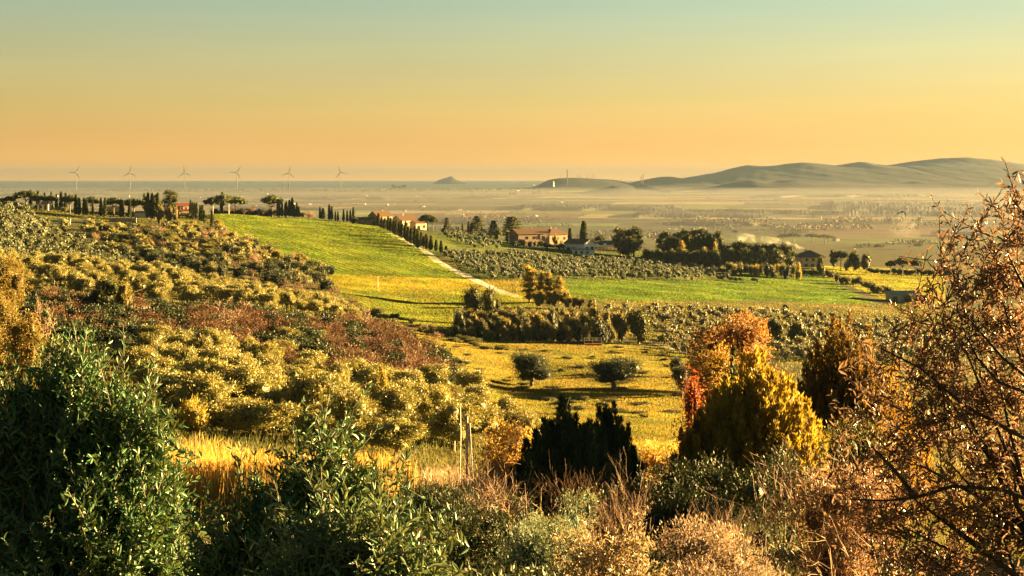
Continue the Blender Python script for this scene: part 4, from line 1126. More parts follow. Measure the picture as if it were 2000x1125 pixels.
# cypress row down the gravel road
CR = [(739, 420, 444), (745, 427, 447), (751, 431, 449), (758, 426, 452), (763, 429, 455), (769, 434, 458), (773, 438, 461), (780, 436, 464), (785, 440, 467), (792, 436, 471), (797, 446, 475), (803, 448, 478), (810, 446, 482), (816, 455, 487), (828, 465, 484), (834, 468, 488), (841, 470, 490), (822, 464, 482)]
for px, top, base in CR:
    P_ = hit(px, base, 560, 770)
    plant('cypress', 'slim cypress in the row along the gravel road', 'cypress', px, P_[1], top=top - 3, loc=P_, group='cypress row along the gravel road', name='cypress', w=1.8)
for i, t in enumerate(np.linspace(0, 1, 12)):
    px, py = 748 + t * 104, 446 + t * 52
    P_ = hit(px, py, 540, 770) + np.array([4.2, 0, 0]); P_[2] = ground(P_[0], P_[1])
    plant('cypress', 'cypress in the second row on the far side of the gravel road', 'cypress', 0, 0, h=rng.uniform(4.5, 6.5), w=1.6, loc=P_, group='second cypress row along the gravel road', name='cypress')
row('cypress', 'cypress', 'cypress', 'thin cypresses by the upper grove', [(879, 468), (885, 466), (893, 460), (901, 466), (912, 468), (926, 476), (891, 443), (895, 443), (903, 437), (915, 433), (868, 440)], lambda p: 690 if p in (879, 885, 893, 901, 912, 926) else 780, 'thin cypress between the gravel road and the farmhouse')
plant('umbrella_pine', 'clipped umbrella pine clump right of the white house', 'pine tree', 834, 770, top=419, wpx=32, name='umbrella_pine')
plant('umbrella_pine', 'second umbrella pine right of the white house', 'pine tree', 846, 765, top=423, wpx=22, name='umbrella_pine')
plant('cedar', 'lone cedar with ragged top right of the white house', 'cedar', 873, 775, top=424, wpx=20, name='cedar')
plant('cedar', 'dark cedar left in the group beside the farmhouse', 'cedar', 933, 770, top=421, wpx=36, name='cedar')
plant('oak', 'dark round tree leaning on the left cedar', 'tree', 922, 772, top=430, wpx=14, name='tree')
plant('cedar', 'middle cedar in the group beside the farmhouse', 'cedar', 964, 768, top=430, wpx=26, name='cedar')
plant('cedar', 'widest layered cedar standing over the farmhouse roof', 'cedar', 1000, 770, top=422, wpx=54, name='cedar')
plant('oak', 'dark rounded tree at the left end of the farmhouse', 'tree', 972, 745, top=447, wpx=20, name='tree')
plant('poplar', 'yellow green slim tree at the farmhouse corner', 'tree', 990, 735, top=450, wpx=9, name='tree')
for i, px in enumerate([887, 898, 905, 912]):
    plant('bare_far', 'faint bare tree on the ridge left of the cedars', 'bare tree', px, 785, top=434 + i, wpx=12, group='bare trees left of the cedars', name='bare_tree')
for i, px in enumerate(np.linspace(1006, 1104, 11)):
    plant(['dark_shrub', 'oak', 'shrub'][i % 3], 'garden bush along the front of the farmhouse', 'bush', px, 722 + 5 * (i % 3), h=rng.uniform(1.8, 3.6), w=rng.uniform(3, 4.5), group='garden bushes along the farmhouse', name='garden_bush')
plant('gold_tree', 'round bright yellow tree in front of the farmhouse', 'tree', 1085, 735, top=456, wpx=15, name='yellow_tree')
plant('cypress', 'short cypress pair left of the villa', 'cypress', 1113, 745, top=446, wpx=9, name='cypress')
plant('cypress', 'tall thick cypress behind the villa', 'cypress', 1140, 760, top=433, wpx=15, name='cypress')
plant('umbrella_pine', 'small flat umbrella pine above the pavilion', 'pine tree', 1173, 775, top=460, wpx=22, name='umbrella_pine')
plant('oak', 'rounded green tree between villa and pavilion', 'tree', 1158, 770, top=465, wpx=18, name='tree')
for px, top, w, Y, lab in [(1212, 446, 34, 740, 'large pine left of the pair right of the pavilion'), (1238, 443, 40, 735, 'large pine right of the pair right of the pavilion'), (1228, 462, 50, 725, 'dark low tree under the pair of pines')]:
    plant('pine' if top < 460 else 'oak', lab, 'tree', px, Y, top=top, wpx=w, name='tree')
for i, (px, top, w) in enumerate([(1297, 452, 32), (1318, 456, 24), (1334, 447, 20), (1350, 449, 30), (1375, 447, 38), (1400, 450, 28), (1310, 462, 30), (1340, 460, 34), (1365, 462, 34), (1390, 464, 30)]):
    plant('pine', 'tall pine in the dense grove right of the pavilion', 'pine tree', px, 745 - (i > 5) * 14, top=top, wpx=w, group='dense pine grove on the ridge', name='pine_tree')
row('cypress', 'cypress', 'cypress', 'cypresses inside the pine grove', [(1343, 458), (1358, 464), (1365, 460), (1374, 458), (1381, 461), (1388, 459), (1394, 466), (1407, 468)], 722, 'cypress standing in front of the dense pine grove')
for px, top, w in [(1331, 470, 18), (1376, 483, 10), (1396, 472, 9)]:
    plant('poplar', 'yellowish tree in front of the dense pine grove', 'tree', px, 708, top=top, wpx=w, group='yellowish trees in front of the pine grove', name='tree')
for i, px in enumerate(np.linspace(1262, 1400, 12)):
    plant('oak', 'low dark tree at the foot of the dense pine grove', 'tree', px, 700, top=484 + (i * 5) % 9, wpx=26, group='low dark trees below the pine grove', name='tree')
for i, (px, top) in enumerate([(1415, 478), (1432, 474), (1449, 471), (1466, 478), (1483, 476), (1498, 478), (1512, 477), (1528, 475), (1541, 480), (1424, 486), (1457, 484), (1490, 486), (1520, 487)]):
    plant('pine', 'pine in the straight dark row left of the dark roofed house', 'pine tree', px, 722 - (i > 8) * 14, top=top, wpx=27, group='straight dark pine row', name='pine_tree')
for i, px in enumerate(np.linspace(1425, 1560, 14)):
    plant(['shrub', 'gold_shrub', 'sage_shrub', 'dark_shrub'][i % 4], 'scrub bush below the straight pine row', 'bush', px, 690 - 6 * (i % 3), top=511 + (i * 5) % 7, wpx=15, group='golden bushes below the pine row', name='bush')
plant('oak', 'tree in front of the dark roofed house', 'tree', 1603, 705, top=498, wpx=20, name='tree')
for kn, px, top, w, lab in [('pine', 1628, 488, 16, 'narrow pine left of the lone umbrella pine on the pasture'), ('umbrella_pine', 1642, 490, 28, 'lone umbrella pine at the top of the pasture'), ('oak', 1668, 486, 28, 'dark round oak at the top of the pasture'), ('oak', 1692, 493, 26, 'brownish oak leaning right at the top of the pasture'), ('sage_shrub', 1656, 506, 16, 'pale bush under the round oaks on the pasture')]:
    plant(kn, lab, 'tree', px, 790, top=top, wpx=w, name='tree')
for px, top, w, lab in [(1739, 509, 22, 'low umbrella pine left in the pasture trio'), (1762, 503, 32, 'tallest umbrella pine in the pasture trio'), (1788, 508, 26, 'umbrella pine right in the pasture trio')]:
    plant('umbrella_pine', lab, 'pine tree', px, 770, top=top, wpx=w, name='umbrella_pine')
for i, px in enumerate(np.linspace(1700, 1850, 14)):
    plant('dark_shrub', 'dark bush along the far edge of the pasture', 'bush', px, 785, top=522 + (i % 4) * 1.5, wpx=15, group='bushes along the far pasture edge', name='bush')
# hedge down the right field
for i, t in enumerate(np.linspace(0, 1, 26)):
    px, py = 1566 + t * 250, 528 + t * 72 + 4 * math.sin(i)
    P_ = hit(px, py, 480, 720)
    plant(['sage_shrub', 'shrub', 'dark_shrub'][i % 3], 'bush in the diagonal hedge between green field and pasture', 'bush', px, P_[1], h=rng.uniform(2.8, 4.6), loc=P_, group='diagonal hedge right of the green field', name='bush', w=rng.uniform(3.4, 4.6))
plant('oak', 'small round clipped tree alone on the right green field', 'tree', 1534, 478, h=2.7, w=2.9, name='tree')

# ------------------------------------------------------------------ middle distance trees
for px, top, w, lab in [(1034, 518, 34, 'tallest golden poplar beside the gravel road end'), (1057, 530, 20, 'second golden poplar beside the gravel road end'), (1072, 532, 24, 'third golden poplar beside the gravel road end'), (1092, 540, 30, 'rightmost golden poplar beside the gravel road end')]:
    plant('poplar', lab, 'poplar', px, 440, top=top, wpx=w, name='poplar')
for px, top, w in [(1050, 560, 30), (1080, 562, 34), (1105, 566, 30), (1130, 574, 30), (1155, 578, 26)]:
    plant('gold_tree', 'low pinkish golden tree at the foot of the poplars', 'tree', px, 425, top=top, wpx=w, group='low golden trees below the poplars', name='golden_tree')
plant('oak', 'large dark oak left of the gravel road end', 'oak', 925, 372, top=556, wpx=62, name='oak_tree')
plant('oak', 'brownish half of the oak pair left of the road end', 'oak', 958, 368, top=560, wpx=56, name='oak_tree')
for i, px in enumerate(np.linspace(896, 1215, 22)):
    plant(['oak', 'sage_tree', 'gold_tree', 'sage_tree'][i % 4], 'rounded tree in the mixed hedge wood in the valley', 'tree', px, 322 + 7 * (i % 3), top=606 + rng.uniform(-10, 18), wpx=rng.uniform(22, 42), group='mixed hedge wood in the valley', name='tree')
for i, px in enumerate(np.linspace(890, 1190, 20)):
    plant(['oak', 'sage_tree', 'gold_tree', 'dark_shrub', 'sage_tree'][i % 5], 'lower tree along the front of the hedge wood', 'tree', px, 312 + 3 * (i % 2), top=636 + rng.uniform(-16, 14), wpx=rng.uniform(16, 34), group='front trees of the hedge wood', name='tree')
for i, px in enumerate(np.linspace(900, 1200, 16)):
    plant(['sage_shrub', 'gold_tree'][i % 2], 'pale bushy tree behind the hedge wood', 'tree', px, 350, top=597 + rng.uniform(-5, 6), wpx=28, group='pale trees behind the hedge wood', name='tree')
plant('oak', 'big round oak at the right end of the hedge wood', 'oak', 1247, 322, top=598, wpx=66, name='oak_tree')
plant('gold_tree', 'golden tree between hedge wood and big oak', 'tree', 1210, 325, top=600, wpx=40, name='golden_tree')
plant('olive_dark', 'left round dark olive on the golden meadow', 'olive tree', 1038, 207, top=686, wpx=86, name='olive_tree')
plant('olive_dark', 'right round dark olive on the golden meadow', 'olive tree', 1201, 204, top=690, wpx=106, name='olive_tree')
plant('olive_dark', 'dark olive half hidden by the autumn tree', 'olive tree', 1332, 195, top=712, wpx=40, name='olive_tree')
plant('olive_dark', 'wide dark olive mostly hidden behind the autumn tree', 'olive tree', 1385, 202, h=6.5, w=9, name='olive_tree')
plant('olive_dark', 'dark olive hidden behind the yellow cypress', 'olive tree', 1440, 212, h=6.5, w=9, name='olive_tree')
plant('olive_dark', 'small olive above the half hidden one', 'olive tree', 1322, 235, top=690, wpx=30, name='olive_tree')
plant('sage_shrub', 'grey green bush left on the golden meadow', 'bush', 893, 212, top=699, wpx=52, name='bush')
plant('oak', 'dark domed tree left of the pair behind the autumn tree', 'tree', 1513, 345, top=618, wpx=44, name='tree')
plant('oak', 'dark domed tree right of the pair behind the autumn tree', 'tree', 1556, 350, top=624, wpx=44, name='tree')
for i in range(16):
    t = rng.uniform(0, 1)
    P_ = hit(888 + t * 105 + rng.normal() * 5, 664 + t * 20 + rng.normal() * 5, 230, 330)
    plant('shrub', 'low green bramble on the golden meadow', 'bush', 0, 0, h=rng.uniform(.7, 1.2), w=rng.uniform(2.4, 3.6), loc=P_, group='green brambles on the meadow', name='bramble')
# tussocks of the meadow
for i in range(70):
    P_ = hit(rng.uniform(860, 1330), rng.uniform(675, 830), 110, 318)
    plant(['gold_shrub', 'shrub', 'sage_shrub'][i % 3], 'low dry tussock on the golden meadow', 'tussock', 0, 0, h=rng.uniform(.25, .6), w=rng.uniform(1.2, 3.2), loc=P_, group='tussocks on the meadow', name='tussock', split=False)

# ------------------------------------------------------------------ olive groves
OL = []
def where(p, cut, mid):
    a, b = proj(np.asarray(p, float))
    return ('left' if a < cut[0] else 'middle' if a < cut[1] else 'right') + (' rear' if b < mid else ' front') + ' part'
def grid(poly, y0, y1, sx, sy, rot, jit, drop=0.0):
    xs = np.arange(-400, 500, sx); ys = np.arange(-900, 1000, sy)
    A, B = np.meshgrid(xs, ys)
    A = A + rng.normal(size=A.shape) * jit; B = B + rng.normal(size=A.shape) * jit
    c, s = math.cos(rot), math.sin(rot)
    x = (A * c - B * s).ravel(); y = (A * s + B * c).ravel() + (y0 + y1) / 2
    k = (y > y0) & (y < y1); x, y = x[k], y[k]
    z = ground(x, y); px, py = 1000 + F * x / y, H0 + F * (CH - z) / y
    k = inpoly(px, py, poly) & (rng.random(len(x)) >= drop)
    return np.stack([x[k], y[k], z[k]], 1)
ridge = grid([(-40, 500), (150, 510), (330, 540), (480, 560), (600, 590), (690, 612), (690, 640), (600, 628), (420, 612), (250, 604), (60, 580), (-40, 575)], 215, 352, 5.8, 8.0, .5, .7, .06)
for p in ridge:
    plant('olive_near', 'sunlit olive tree on the crest of the left spur, ' + where(p, (210, 430), 545 + .14 * proj(p)[0]), 'olive tree', 0, 0, h=rng.uniform(2.6, 4.9), w=rng.uniform(3.0, 5.0), loc=p, group='sunlit olives on the left spur', name='olive_tree')
near = grid([(255, 700), (400, 680), (560, 722), (650, 752), (800, 758), (930, 790), (1010, 850), (1040, 905), (860, 905), (700, 885), (480, 860), (300, 850)], 60, 175, 4.0, 4.9, .35, .7, .06)
for p in near:
    plant('olive_near', 'bushy golden olive on the near terrace, ' + where(p, (500, 760), 790), 'olive tree', 0, 0, h=rng.uniform(1.9, 4.1), w=rng.uniform(2.4, 4.4), loc=p, group='bushy olives on the near terrace', name='olive_tree')
low = grid([(1180, 605), (1530, 615), (1720, 632), (1860, 638), (1860, 716), (1330, 706), (1290, 668), (1275, 640), (1180, 616)], 290, 560, 5.0, 6.8, .06, .8, .05)
low = low[np.argsort(low[:, 1])]
n_ind = max(0, 285 - len(ridge) - len(near))
for p in low[:n_ind]:
    plant('olive_silver', 'silvery olive in the front of the grove in the valley', 'olive tree', 0, 0, h=rng.uniform(2.7, 3.8), loc=p, group='silvery olives of the valley grove', name='olive_tree')

def mass(name, label, pts, mat, h=(3.2, 4.4), nlf=240, L=.56, W=.3, bark=True):
    """a far grove that reads as one mass"""
    S = Soup()
    base = []
    for v in range(4):
        C = Soup()
        k = 6; an = np.arange(k) * 2.4 + v; rad = rng.uniform(.5, 1.2, k)
        bl = np.stack([np.cos(an) * rad, np.sin(an) * rad, rng.uniform(1.1, 2.9, k), *[rng.uniform(.8, 1.15, k) for _ in range(3)]], 1)
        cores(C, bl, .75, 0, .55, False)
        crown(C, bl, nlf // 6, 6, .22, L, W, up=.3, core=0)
        tube(C, [(0, 0, -.3), (0, 0, .8), (0, 0, 2.0)], .16, .1, 4, 1)
        base.append(C)
    for q in pts:
        C = base[rng.integers(4)]
        s = rng.uniform(*h) / 4.1; a = rng.uniform(0, 6.28)
        R = np.array([[math.cos(a), -math.sin(a), 0], [math.sin(a), math.cos(a), 0], [0, 0, 1]])
        tv = rng.uniform(.8, 1.2)
        n0 = S.n
        for V, f, m, t in zip(C.V, C.Fs, C.M, C.T):
            S.V.append((V @ R.T * s + q).astype(np.float32)); S.Fs.append(f + n0); S.M.append(m); S.T.append(t * tv)
        S.n += C.n
    o = link(name, S.mesh(name, [mat, M_BARK]))
    return setp(o, label, 'olive grove', kind='stuff')
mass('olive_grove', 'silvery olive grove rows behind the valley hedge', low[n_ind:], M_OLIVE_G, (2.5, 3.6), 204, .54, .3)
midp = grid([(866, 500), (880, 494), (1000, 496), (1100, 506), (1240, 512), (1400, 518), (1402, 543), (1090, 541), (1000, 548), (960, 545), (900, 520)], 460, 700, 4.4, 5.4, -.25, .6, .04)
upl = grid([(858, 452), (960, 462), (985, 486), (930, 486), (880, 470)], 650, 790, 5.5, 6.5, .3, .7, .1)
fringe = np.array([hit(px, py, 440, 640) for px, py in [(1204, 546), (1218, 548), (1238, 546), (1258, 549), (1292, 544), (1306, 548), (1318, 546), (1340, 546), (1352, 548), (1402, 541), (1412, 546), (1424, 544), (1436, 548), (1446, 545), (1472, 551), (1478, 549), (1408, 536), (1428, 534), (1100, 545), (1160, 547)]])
mass('olive_grove', 'silvery olive grove below the white villa, shade put into its leaves', np.concatenate([midp, upl, fringe]), mat_leaf('shade_darkened_olive_leaf', (.125, .155, .10), .14, (.2, .19, .08), vary=.1), (2.3, 3.3), 168, .58, .33)  # leaf colour darkened and greened in place of pine shade over the grove
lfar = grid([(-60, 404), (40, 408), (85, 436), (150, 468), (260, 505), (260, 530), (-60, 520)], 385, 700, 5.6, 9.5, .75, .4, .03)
mass('olive_grove', 'rows of olives at the far left, hillside shade put into their leaves', lfar, mat_leaf('shade_green_olive_leaf', (.125, .145, .080), .14, (.20, .18, .06), vary=.1), (3.0, 4.2))  # leaf colour darkened and greened in place of shade on this slope

# scrub on the flank left of the green field
fl = grid([(100, 446), (260, 452), (380, 448), (425, 452), (480, 472), (560, 505), (640, 528), (640, 575), (520, 560), (400, 540), (260, 520), (200, 480), (130, 450)], 330, 660, 7.2, 8.6, .4, 1.8, .05)
for i, p in enumerate(fl):
    px_, py_ = proj(p)
    kn = ['olive_far', 'olive_far', 'gold_tree', 'shrub', 'dark_shrub', 'olive_far', 'pink_bush'][rng.integers(7)]
    if py_ > 500 + .07 * (px_ - 200): kn = ['dark_shrub', 'bare_far', 'dark_shrub', 'oak', 'sage_shrub'][rng.integers(5)]  # darker kinds picked low down, in place of shade in the dip
    plant(kn, {'olive_far': 'scrubby pale olive', 'gold_tree': 'golden scrub tree', 'shrub': 'olive green scrub bush', 'dark_shrub': 'shade darkened green scrub bush', 'pink_bush': 'pinkish bare bush', 'bare_far': 'bare pale tree', 'oak': 'dark round scrub oak', 'sage_shrub': 'grey green scrub bush'}[kn] + ' on the flank left of the green field, ' + where(p, (300, 460), 490), 'tree', 0, 0, h=rng.uniform(2.8, 5.2), w=rng.uniform(4, 6), loc=p, group='scrub on the flank left of the green field', name='scrub_tree', split=False)
# ------------------------------------------------------------------ thicket on the spur's near face
def region_kind(px, py):  # mostly dark kinds, in place of shade over the thicket
    if (370 < px < 560 and 580 < py < 690) or (640 < px < 870 and 640 < py < 760):
        return ['twig_bush', 'twig_bush', 'dark_shrub', 'twig_bush', 'dark_shrub', 'pink_bush'][rng.integers(6)]
    if px < 420 and py < 690: return ['dark_shrub', 'dark_shrub', 'twig_bush', 'dark_shrub', 'dark_shrub'][rng.integers(5)]
    return ['dark_shrub', 'dark_shrub', 'dark_shrub', 'shrub', 'olive_near', 'twig_bush', 'dark_shrub'][rng.integers(7)]
tk = grid([(40, 585), (250, 606), (420, 615), (600, 632), (720, 642), (840, 690), (905, 765), (800, 756), (650, 750), (560, 720), (400, 678), (255, 698), (60, 740), (40, 640)], 110, 262, 3.7, 4.8, .3, 1.0, .03)
WORD = {'twig_bush': 'red brown twiggy bush in the thicket below the spur olives', 'dark_shrub': 'shade darkened green bush in the thicket below the spur olives', 'shrub': 'olive green bush in the thicket below the spur olives', 'gold_shrub': 'yellow bush in the thicket below the spur olives', 'olive_near': 'small wild olive in the thicket below the spur olives', 'sage_shrub': 'grey green bush in the thicket below the spur olives', 'pink_bush': 'pale twiggy bush in the thicket below the spur olives'}
for p in tk:
    px_, py_ = proj(p)
    kn = region_kind(px_, py_)
    plant(kn, WORD[kn] + ', ' + where(p, (380, 620), 660), 'bush', 0, 0, h=rng.uniform(1.9, 3.4) * (1.3 if kn == 'twig_bush' else .95), w=rng.uniform(4.0, 5.6), loc=p, group='thicket: ' + WORD[kn].split(' in the')[0], name={'twig_bush': 'twiggy_bush', 'dark_shrub': 'shade_dark_bush', 'olive_near': 'wild_olive', 'gold_shrub': 'yellow_bush'}.get(kn, 'bush'), split=False)
for px, Y, top, w, kn, lab, cat in [
    (205, 232, 540, 78, 'oak', 'dark and gold tree below the spur olives', 'tree'),
    (240, 228, 548, 40, 'gold_tree', 'narrow golden tree beside the dark one below the spur', 'tree'),
    (95, 150, 528, 66, 'bare_tree', 'orange bare tree with fanned twigs at the left', 'bare tree'),
    (265, 222, 572, 50, 'bare_tree', 'pale bare tree below the spur olives', 'bare tree'),
    (438, 205, 585, 90, 'bare_tree', 'wide twiggy bare tree in the red thicket', 'bare tree'),
    (720, 232, 574, 50, 'bare_tree', 'fan shaped pale bare tree at the spur end', 'bare tree'),
    (594, 150, 676, 26, 'bare_tree', 'slim pale bare tree among the near terrace olives', 'bare tree'),
    (795, 172, 664, 50, 'bare_tree', 'bare tree at the right end of the red thicket', 'bare tree'),
    (244, 180, 600, 26, 'bare_tree', 'thin bare tree in the dark thicket', 'bare tree'),
    (750, 108, 722, 26, 'poplar', 'small pointed golden tree among the near terrace olives', 'tree'),
    (380, 84, 772, 60, 'gold_shrub', 'rounded yellow green bush on the near terrace', 'bush')]:
    plant(kn, lab, cat, px, Y, top=top, wpx=w, name=cat.replace(' ', '_') if cat != 'conifer' else 'conifer')
for px, py in [(560, 560), (330, 545), (370, 552), (650, 575), (690, 590), (610, 560), (455, 556), (500, 548), (300, 520), (420, 552), (530, 570), (665, 600), (585, 575)]:
    P_ = hit(px, py + 15, 330, 430)
    plant('bare_far', 'pale bare tree in the dip behind the left spur', 'bare tree', 0, 0, h=rng.uniform(4, 6.5), loc=P_, group='bare trees behind the left spur', name='bare_tree')
for i in range(26):
    t = i / 25
    P_ = hit(640 + t * 230 + rng.normal() * 8, 590 + t * 66 + rng.normal() * 6, 225, 420)
    plant(['pink_bush', 'sage_shrub', 'shrub'][i % 3], 'low scrub along the foot of the lower field', 'bush', 0, 0, h=rng.uniform(.8, 1.9), w=rng.uniform(2.5, 4), loc=P_, group='scrub along the lower field', name='bush', split=False)

# ------------------------------------------------------------------ close conifers and autumn trees
def spires(C, n, H, R, mat_i=0, L=.14, W=.035, per=420, tips=.5, tint=(.7, 1.3), up=1.0, hmin=.35):
    for k in range(n):
        a = k * 2.4; r = R * math.sqrt(k / n)
        x, y = math.cos(a) * r, math.sin(a) * r
        h = H * (1 - (r / R) ** 1.6 * (1 - hmin)) * rng.uniform(.86, 1.04)
        lean = np.array([x, y, 0]) * .22
        m = per
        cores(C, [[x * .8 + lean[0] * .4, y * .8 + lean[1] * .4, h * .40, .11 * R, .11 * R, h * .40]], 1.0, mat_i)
        z = rng.uniform(.0, 1, m) ** .8
        rad = .27 * R * np.clip((1 - z) * 2.2, .06, 1) * (.6 + .4 * np.minimum(z / .1, 1)) * rng.uniform(.35, 1.0, m)
        b = rng.uniform(0, 6.283, m)
        P = np.stack([x * .8 + np.cos(b) * rad, y * .8 + np.sin(b) * rad, z * h], 1) + z[:, None] * lean
        D = np.stack([np.cos(b) * .45, np.sin(b) * .45, np.full(m, up)], 1) + rng.normal(size=(m, 3)) * .22
        leaves(C, P, D, L * rng.uniform(.7, 1.4, m), W, mat_i, (rng.uniform(*tint) * rng.uniform(.8, 1.2, m))[:, None] * np.ones(3))
def conifer(name, label, px, Y, top, wpx, mat, n=34, per=480, L=.2, W=.07, cat='conifer', hmin=.35):
    P_ = G(px, Y); h = rowz(top, Y) - P_[2]; R = wpx / F * Y / 2
    r = setp(link(name, None, loc=P_, rotz=0), label, cat)
    T, C = Soup(), Soup()
    for k in range(5):
        a = k * 1.256; tube(T, [(0, 0, -.4), (math.cos(a) * R * .2, math.sin(a) * R * .2, h * .35), (math.cos(a) * R * .4, math.sin(a) * R * .4, h * .7)], .07, .02, 5)
    spires(C, n, h, R, L=L, W=W, per=per, hmin=hmin)
    link('trunk', T.mesh('trunk', [M_BARK], True), r); link('crown', C.mesh('crown', [mat]), r)
conifer('juniper', 'black green juniper bush in the middle foreground, left dome', 1108, 44, 776, 215, M_DCYP, 52, 900, .17, .045, cat='juniper', hmin=.4)
conifer('juniper', 'black green juniper bush in the middle foreground, right dome', 1190, 46, 770, 135, M_DCYP, 44, 900, .15, .045, cat='juniper')
conifer('cypress_bush', 'broad yellow green cypress bush lit by the sun', 1478, 47, 688, 280, M_YCYP, 100, 560, cat='cypress', hmin=.45)
conifer('cypress_bush', 'dark cypress spire behind the yellow one', 1432, 50, 668, 90, M_CYP, 16, 480, cat='cypress')
conifer('cypress_bush', 'lower olive brown cypress left of the yellow one', 1372, 45, 800, 150, mat_leaf('olive_brown_cypress', (.15, .11, .022), .3, (.25, .16, .02), vary=.05), 34, 480, cat='cypress')
conifer('cypress_tree', 'tall dark cypress right of the yellow one', 1650, 58, 604, 200, mat_leaf('brown_green_cypress', (.085, .068, .020), .3, (.22, .12, .02), vary=.05), 70, 560, cat='cypress', hmin=.55)
conifer('cypress_tree', 'golden brown cypress at the edge of the right olive', 1740, 62, 690, 150, mat_leaf('golden_brown_cypress', (.20, .12, .025), .35, (.36, .2, .02), vary=.05), 30, 420, cat='cypress')

def broadleaf(name, label, px, Y, top, wpx, mat, ncl, nlf, L, W, cat='tree', base_frac=.25, cs=.16, bare=0):
    P_ = G(px, Y); h = rowz(top, Y) - P_[2]; R = wpx / F * Y / 2
    r = setp(link(name, None, loc=P_), label, cat)
    T, C = Soup(), Soup()
    k = 10
    u = unit(rng.normal(size=(k, 3)))
    zc = h * (base_frac + 1) / 2
    rz = h * (1 - base_frac) / 2
    bl = np.concatenate([u * np.array([R * .55, R * .55, rz * .55]) + np.array([0, 0, zc]), rng.uniform(.38, .5, (k, 3)) * np.array([R, R, rz])], 1)
    limbs(T, (0, 0, h * base_frac), bl[:8, :3], .09)
    if bare: twigs(T, np.repeat([[0, 0, h * .4]], 6, 0), rng.normal(size=(6, 3)) * .5 + [0, 0, 1], h * .22, .035, 4, 4, .5, .75, .2)
    crown(C, bl, ncl, nlf, cs, L, W, up=.1, low=-.9, core=.45)
    link('trunk', T.mesh('trunk', [M_BARK], True), r); link('crown', C.mesh('crown', [mat]), r)
broadleaf('autumn_tree', 'russet orange autumn tree with thinning top right of the meadow', 1432, 82, 600, 240, M_ORANGE, 900, 18, .15, .09, bare=1)
broadleaf('autumn_tree', 'golden yellow autumn tree in front of the russet one', 1398, 66, 668, 130, M_GOLD, 420, 16, .11, .055)
broadleaf('autumn_bush', 'bright red autumn bush at the edge of the meadow', 1352, 58, 712, 44, M_RED, 130, 14, .09, .05, 'bush')
broadleaf('autumn_bush', 'rusty brown bush below the red one', 1345, 56, 770, 60, mat_leaf('rust_leaf', (.22, .10, .03), .35, (.38, .16, .03), vary=.05), 150, 14, .09, .05, 'bush', .0)

M_OCHRE = mat_leaf('ochre_tree_leaf', (.165, .125, .03), .28, (.28, .19, .03), vary=.05)
broadleaf('golden_tree', 'large yellow tree at the left edge above the foreground olive', 5, 128, 494, 130, M_OCHRE, 620, 22, .17, .085, cs=.2)
broadleaf('golden_tree', 'lower yellow tree at the left edge of the picture', -20, 112, 560, 130, M_OCHRE, 520, 20, .16, .08, cs=.18, base_frac=.05)
broadleaf('golden_tree', 'yellow bushy tree just behind the foreground olive', 48, 100, 598, 84, M_OCHRE, 380, 20, .15, .075, cs=.16, base_frac=.05)
# ------------------------------------------------------------------ dry reeds and tall grass (uncountable)
def reeds(name, label, pts, hgt, mat, n, wd=.02, tint=(.7, 1.3)):
    S = Soup()
    c = pts[rng.integers(len(pts), size=n)] + rng.normal(size=(n, 3)) * np.array([.5, .7, 0])
    c[:, 2] = ground(c[:, 0], c[:, 1]) - .05
    D = unit(np.array([0, 0, 1.0]) + rng.normal(size=(n, 3)) * .13)
    hh = rng.uniform(hgt[0], hgt[1], n)
    leaves(S, c, D, hh, wd, 0, rng.uniform(*tint, n)[:, None] * np.ones(3))
    k = n // 2
    mid = c + D * (hh * rng.uniform(.3, .95, n))[:, None]
    s = rng.choice(n, k)
    leaves(S, mid[s], D[s] + rng.normal(size=(k, 3)) * .6, hh[s] * .25, wd * 1.2, 0, rng.uniform(*tint, k)[:, None] * np.ones(3))
    return setp(link(name, S.mesh(name, [mat])), label, 'reeds', kind='stuff')
def strip_pts(px0, px1, Y0, Y1, n):
    px = rng.uniform(px0, px1, n); Y = rng.uniform(Y0, Y1, n); x = X(px, Y)
    return np.stack([x, Y, ground(x, Y)], 1)
reeds('dry_reeds', 'golden dry reeds behind the foreground olives', strip_pts(345, 480, 48, 60, 60), (1.1, 2.0), M_REED, 6000, .03)
reeds('dry_reeds', 'golden dry reeds seen between the middle olives', strip_pts(500, 770, 46, 60, 90), (.9, 1.8), M_REED, 8000, .03)
reeds('dry_stalks', 'tangled golden stalks beside the fence posts', strip_pts(930, 1050, 42, 54, 60), (1.0, 2.1), M_PALE, 1500, .025)
reeds('dry_grass', 'golden dry grass right of the junipers', strip_pts(1235, 1350, 44, 62, 60), (.6, 1.4), M_REED, 7000, .03)
reeds('dry_grass', 'tawny rough grass around the posts', strip_pts(820, 960, 50, 75, 60), (.4, 1.0), M_PALE, 5000, .03)

# fence posts
def stake(name, label, px, top, base, Y, r, mat, bend=0.0, cat='post', brace=False):
    P_ = G(px, Y); z1 = rowz(top, Y); h = z1 - P_[2]
    S = Soup(); tube(S, [(0, 0, -.4), (bend * .3, 0, h * .35), (bend, 0, h * .75), (bend * .6, 0, h)], r, r * .8, 6)
    o = setp(link(name, S.mesh(name, [mat], True), loc=P_), label, cat)
    if brace:
        for s_ in (.16, .26):
            S = Soup(); tube(S, [(s_, -.1, -.3), (s_ * .7, 0, h * .5), (s_ * .35, 0, h * .93)], .022, .02, 5)
            link('brace', S.mesh('brace', [mat], True), o)
        S = Soup(); S.box(-r * 1.4, r * 1.4, -r * 1.4, r * 1.4, h, h + .03); link('cap', S.mesh('cap', [M_CONC]), o)
stake('fence_post', 'thick pale concrete fence post with two braces', 912, 812, 915, 48, .055, M_CONC, 0, 'post', True)
stake('fence_stake', 'thin curved white stake left of the concrete post', 897, 793, 905, 47, .022, M_WHITE, .05)
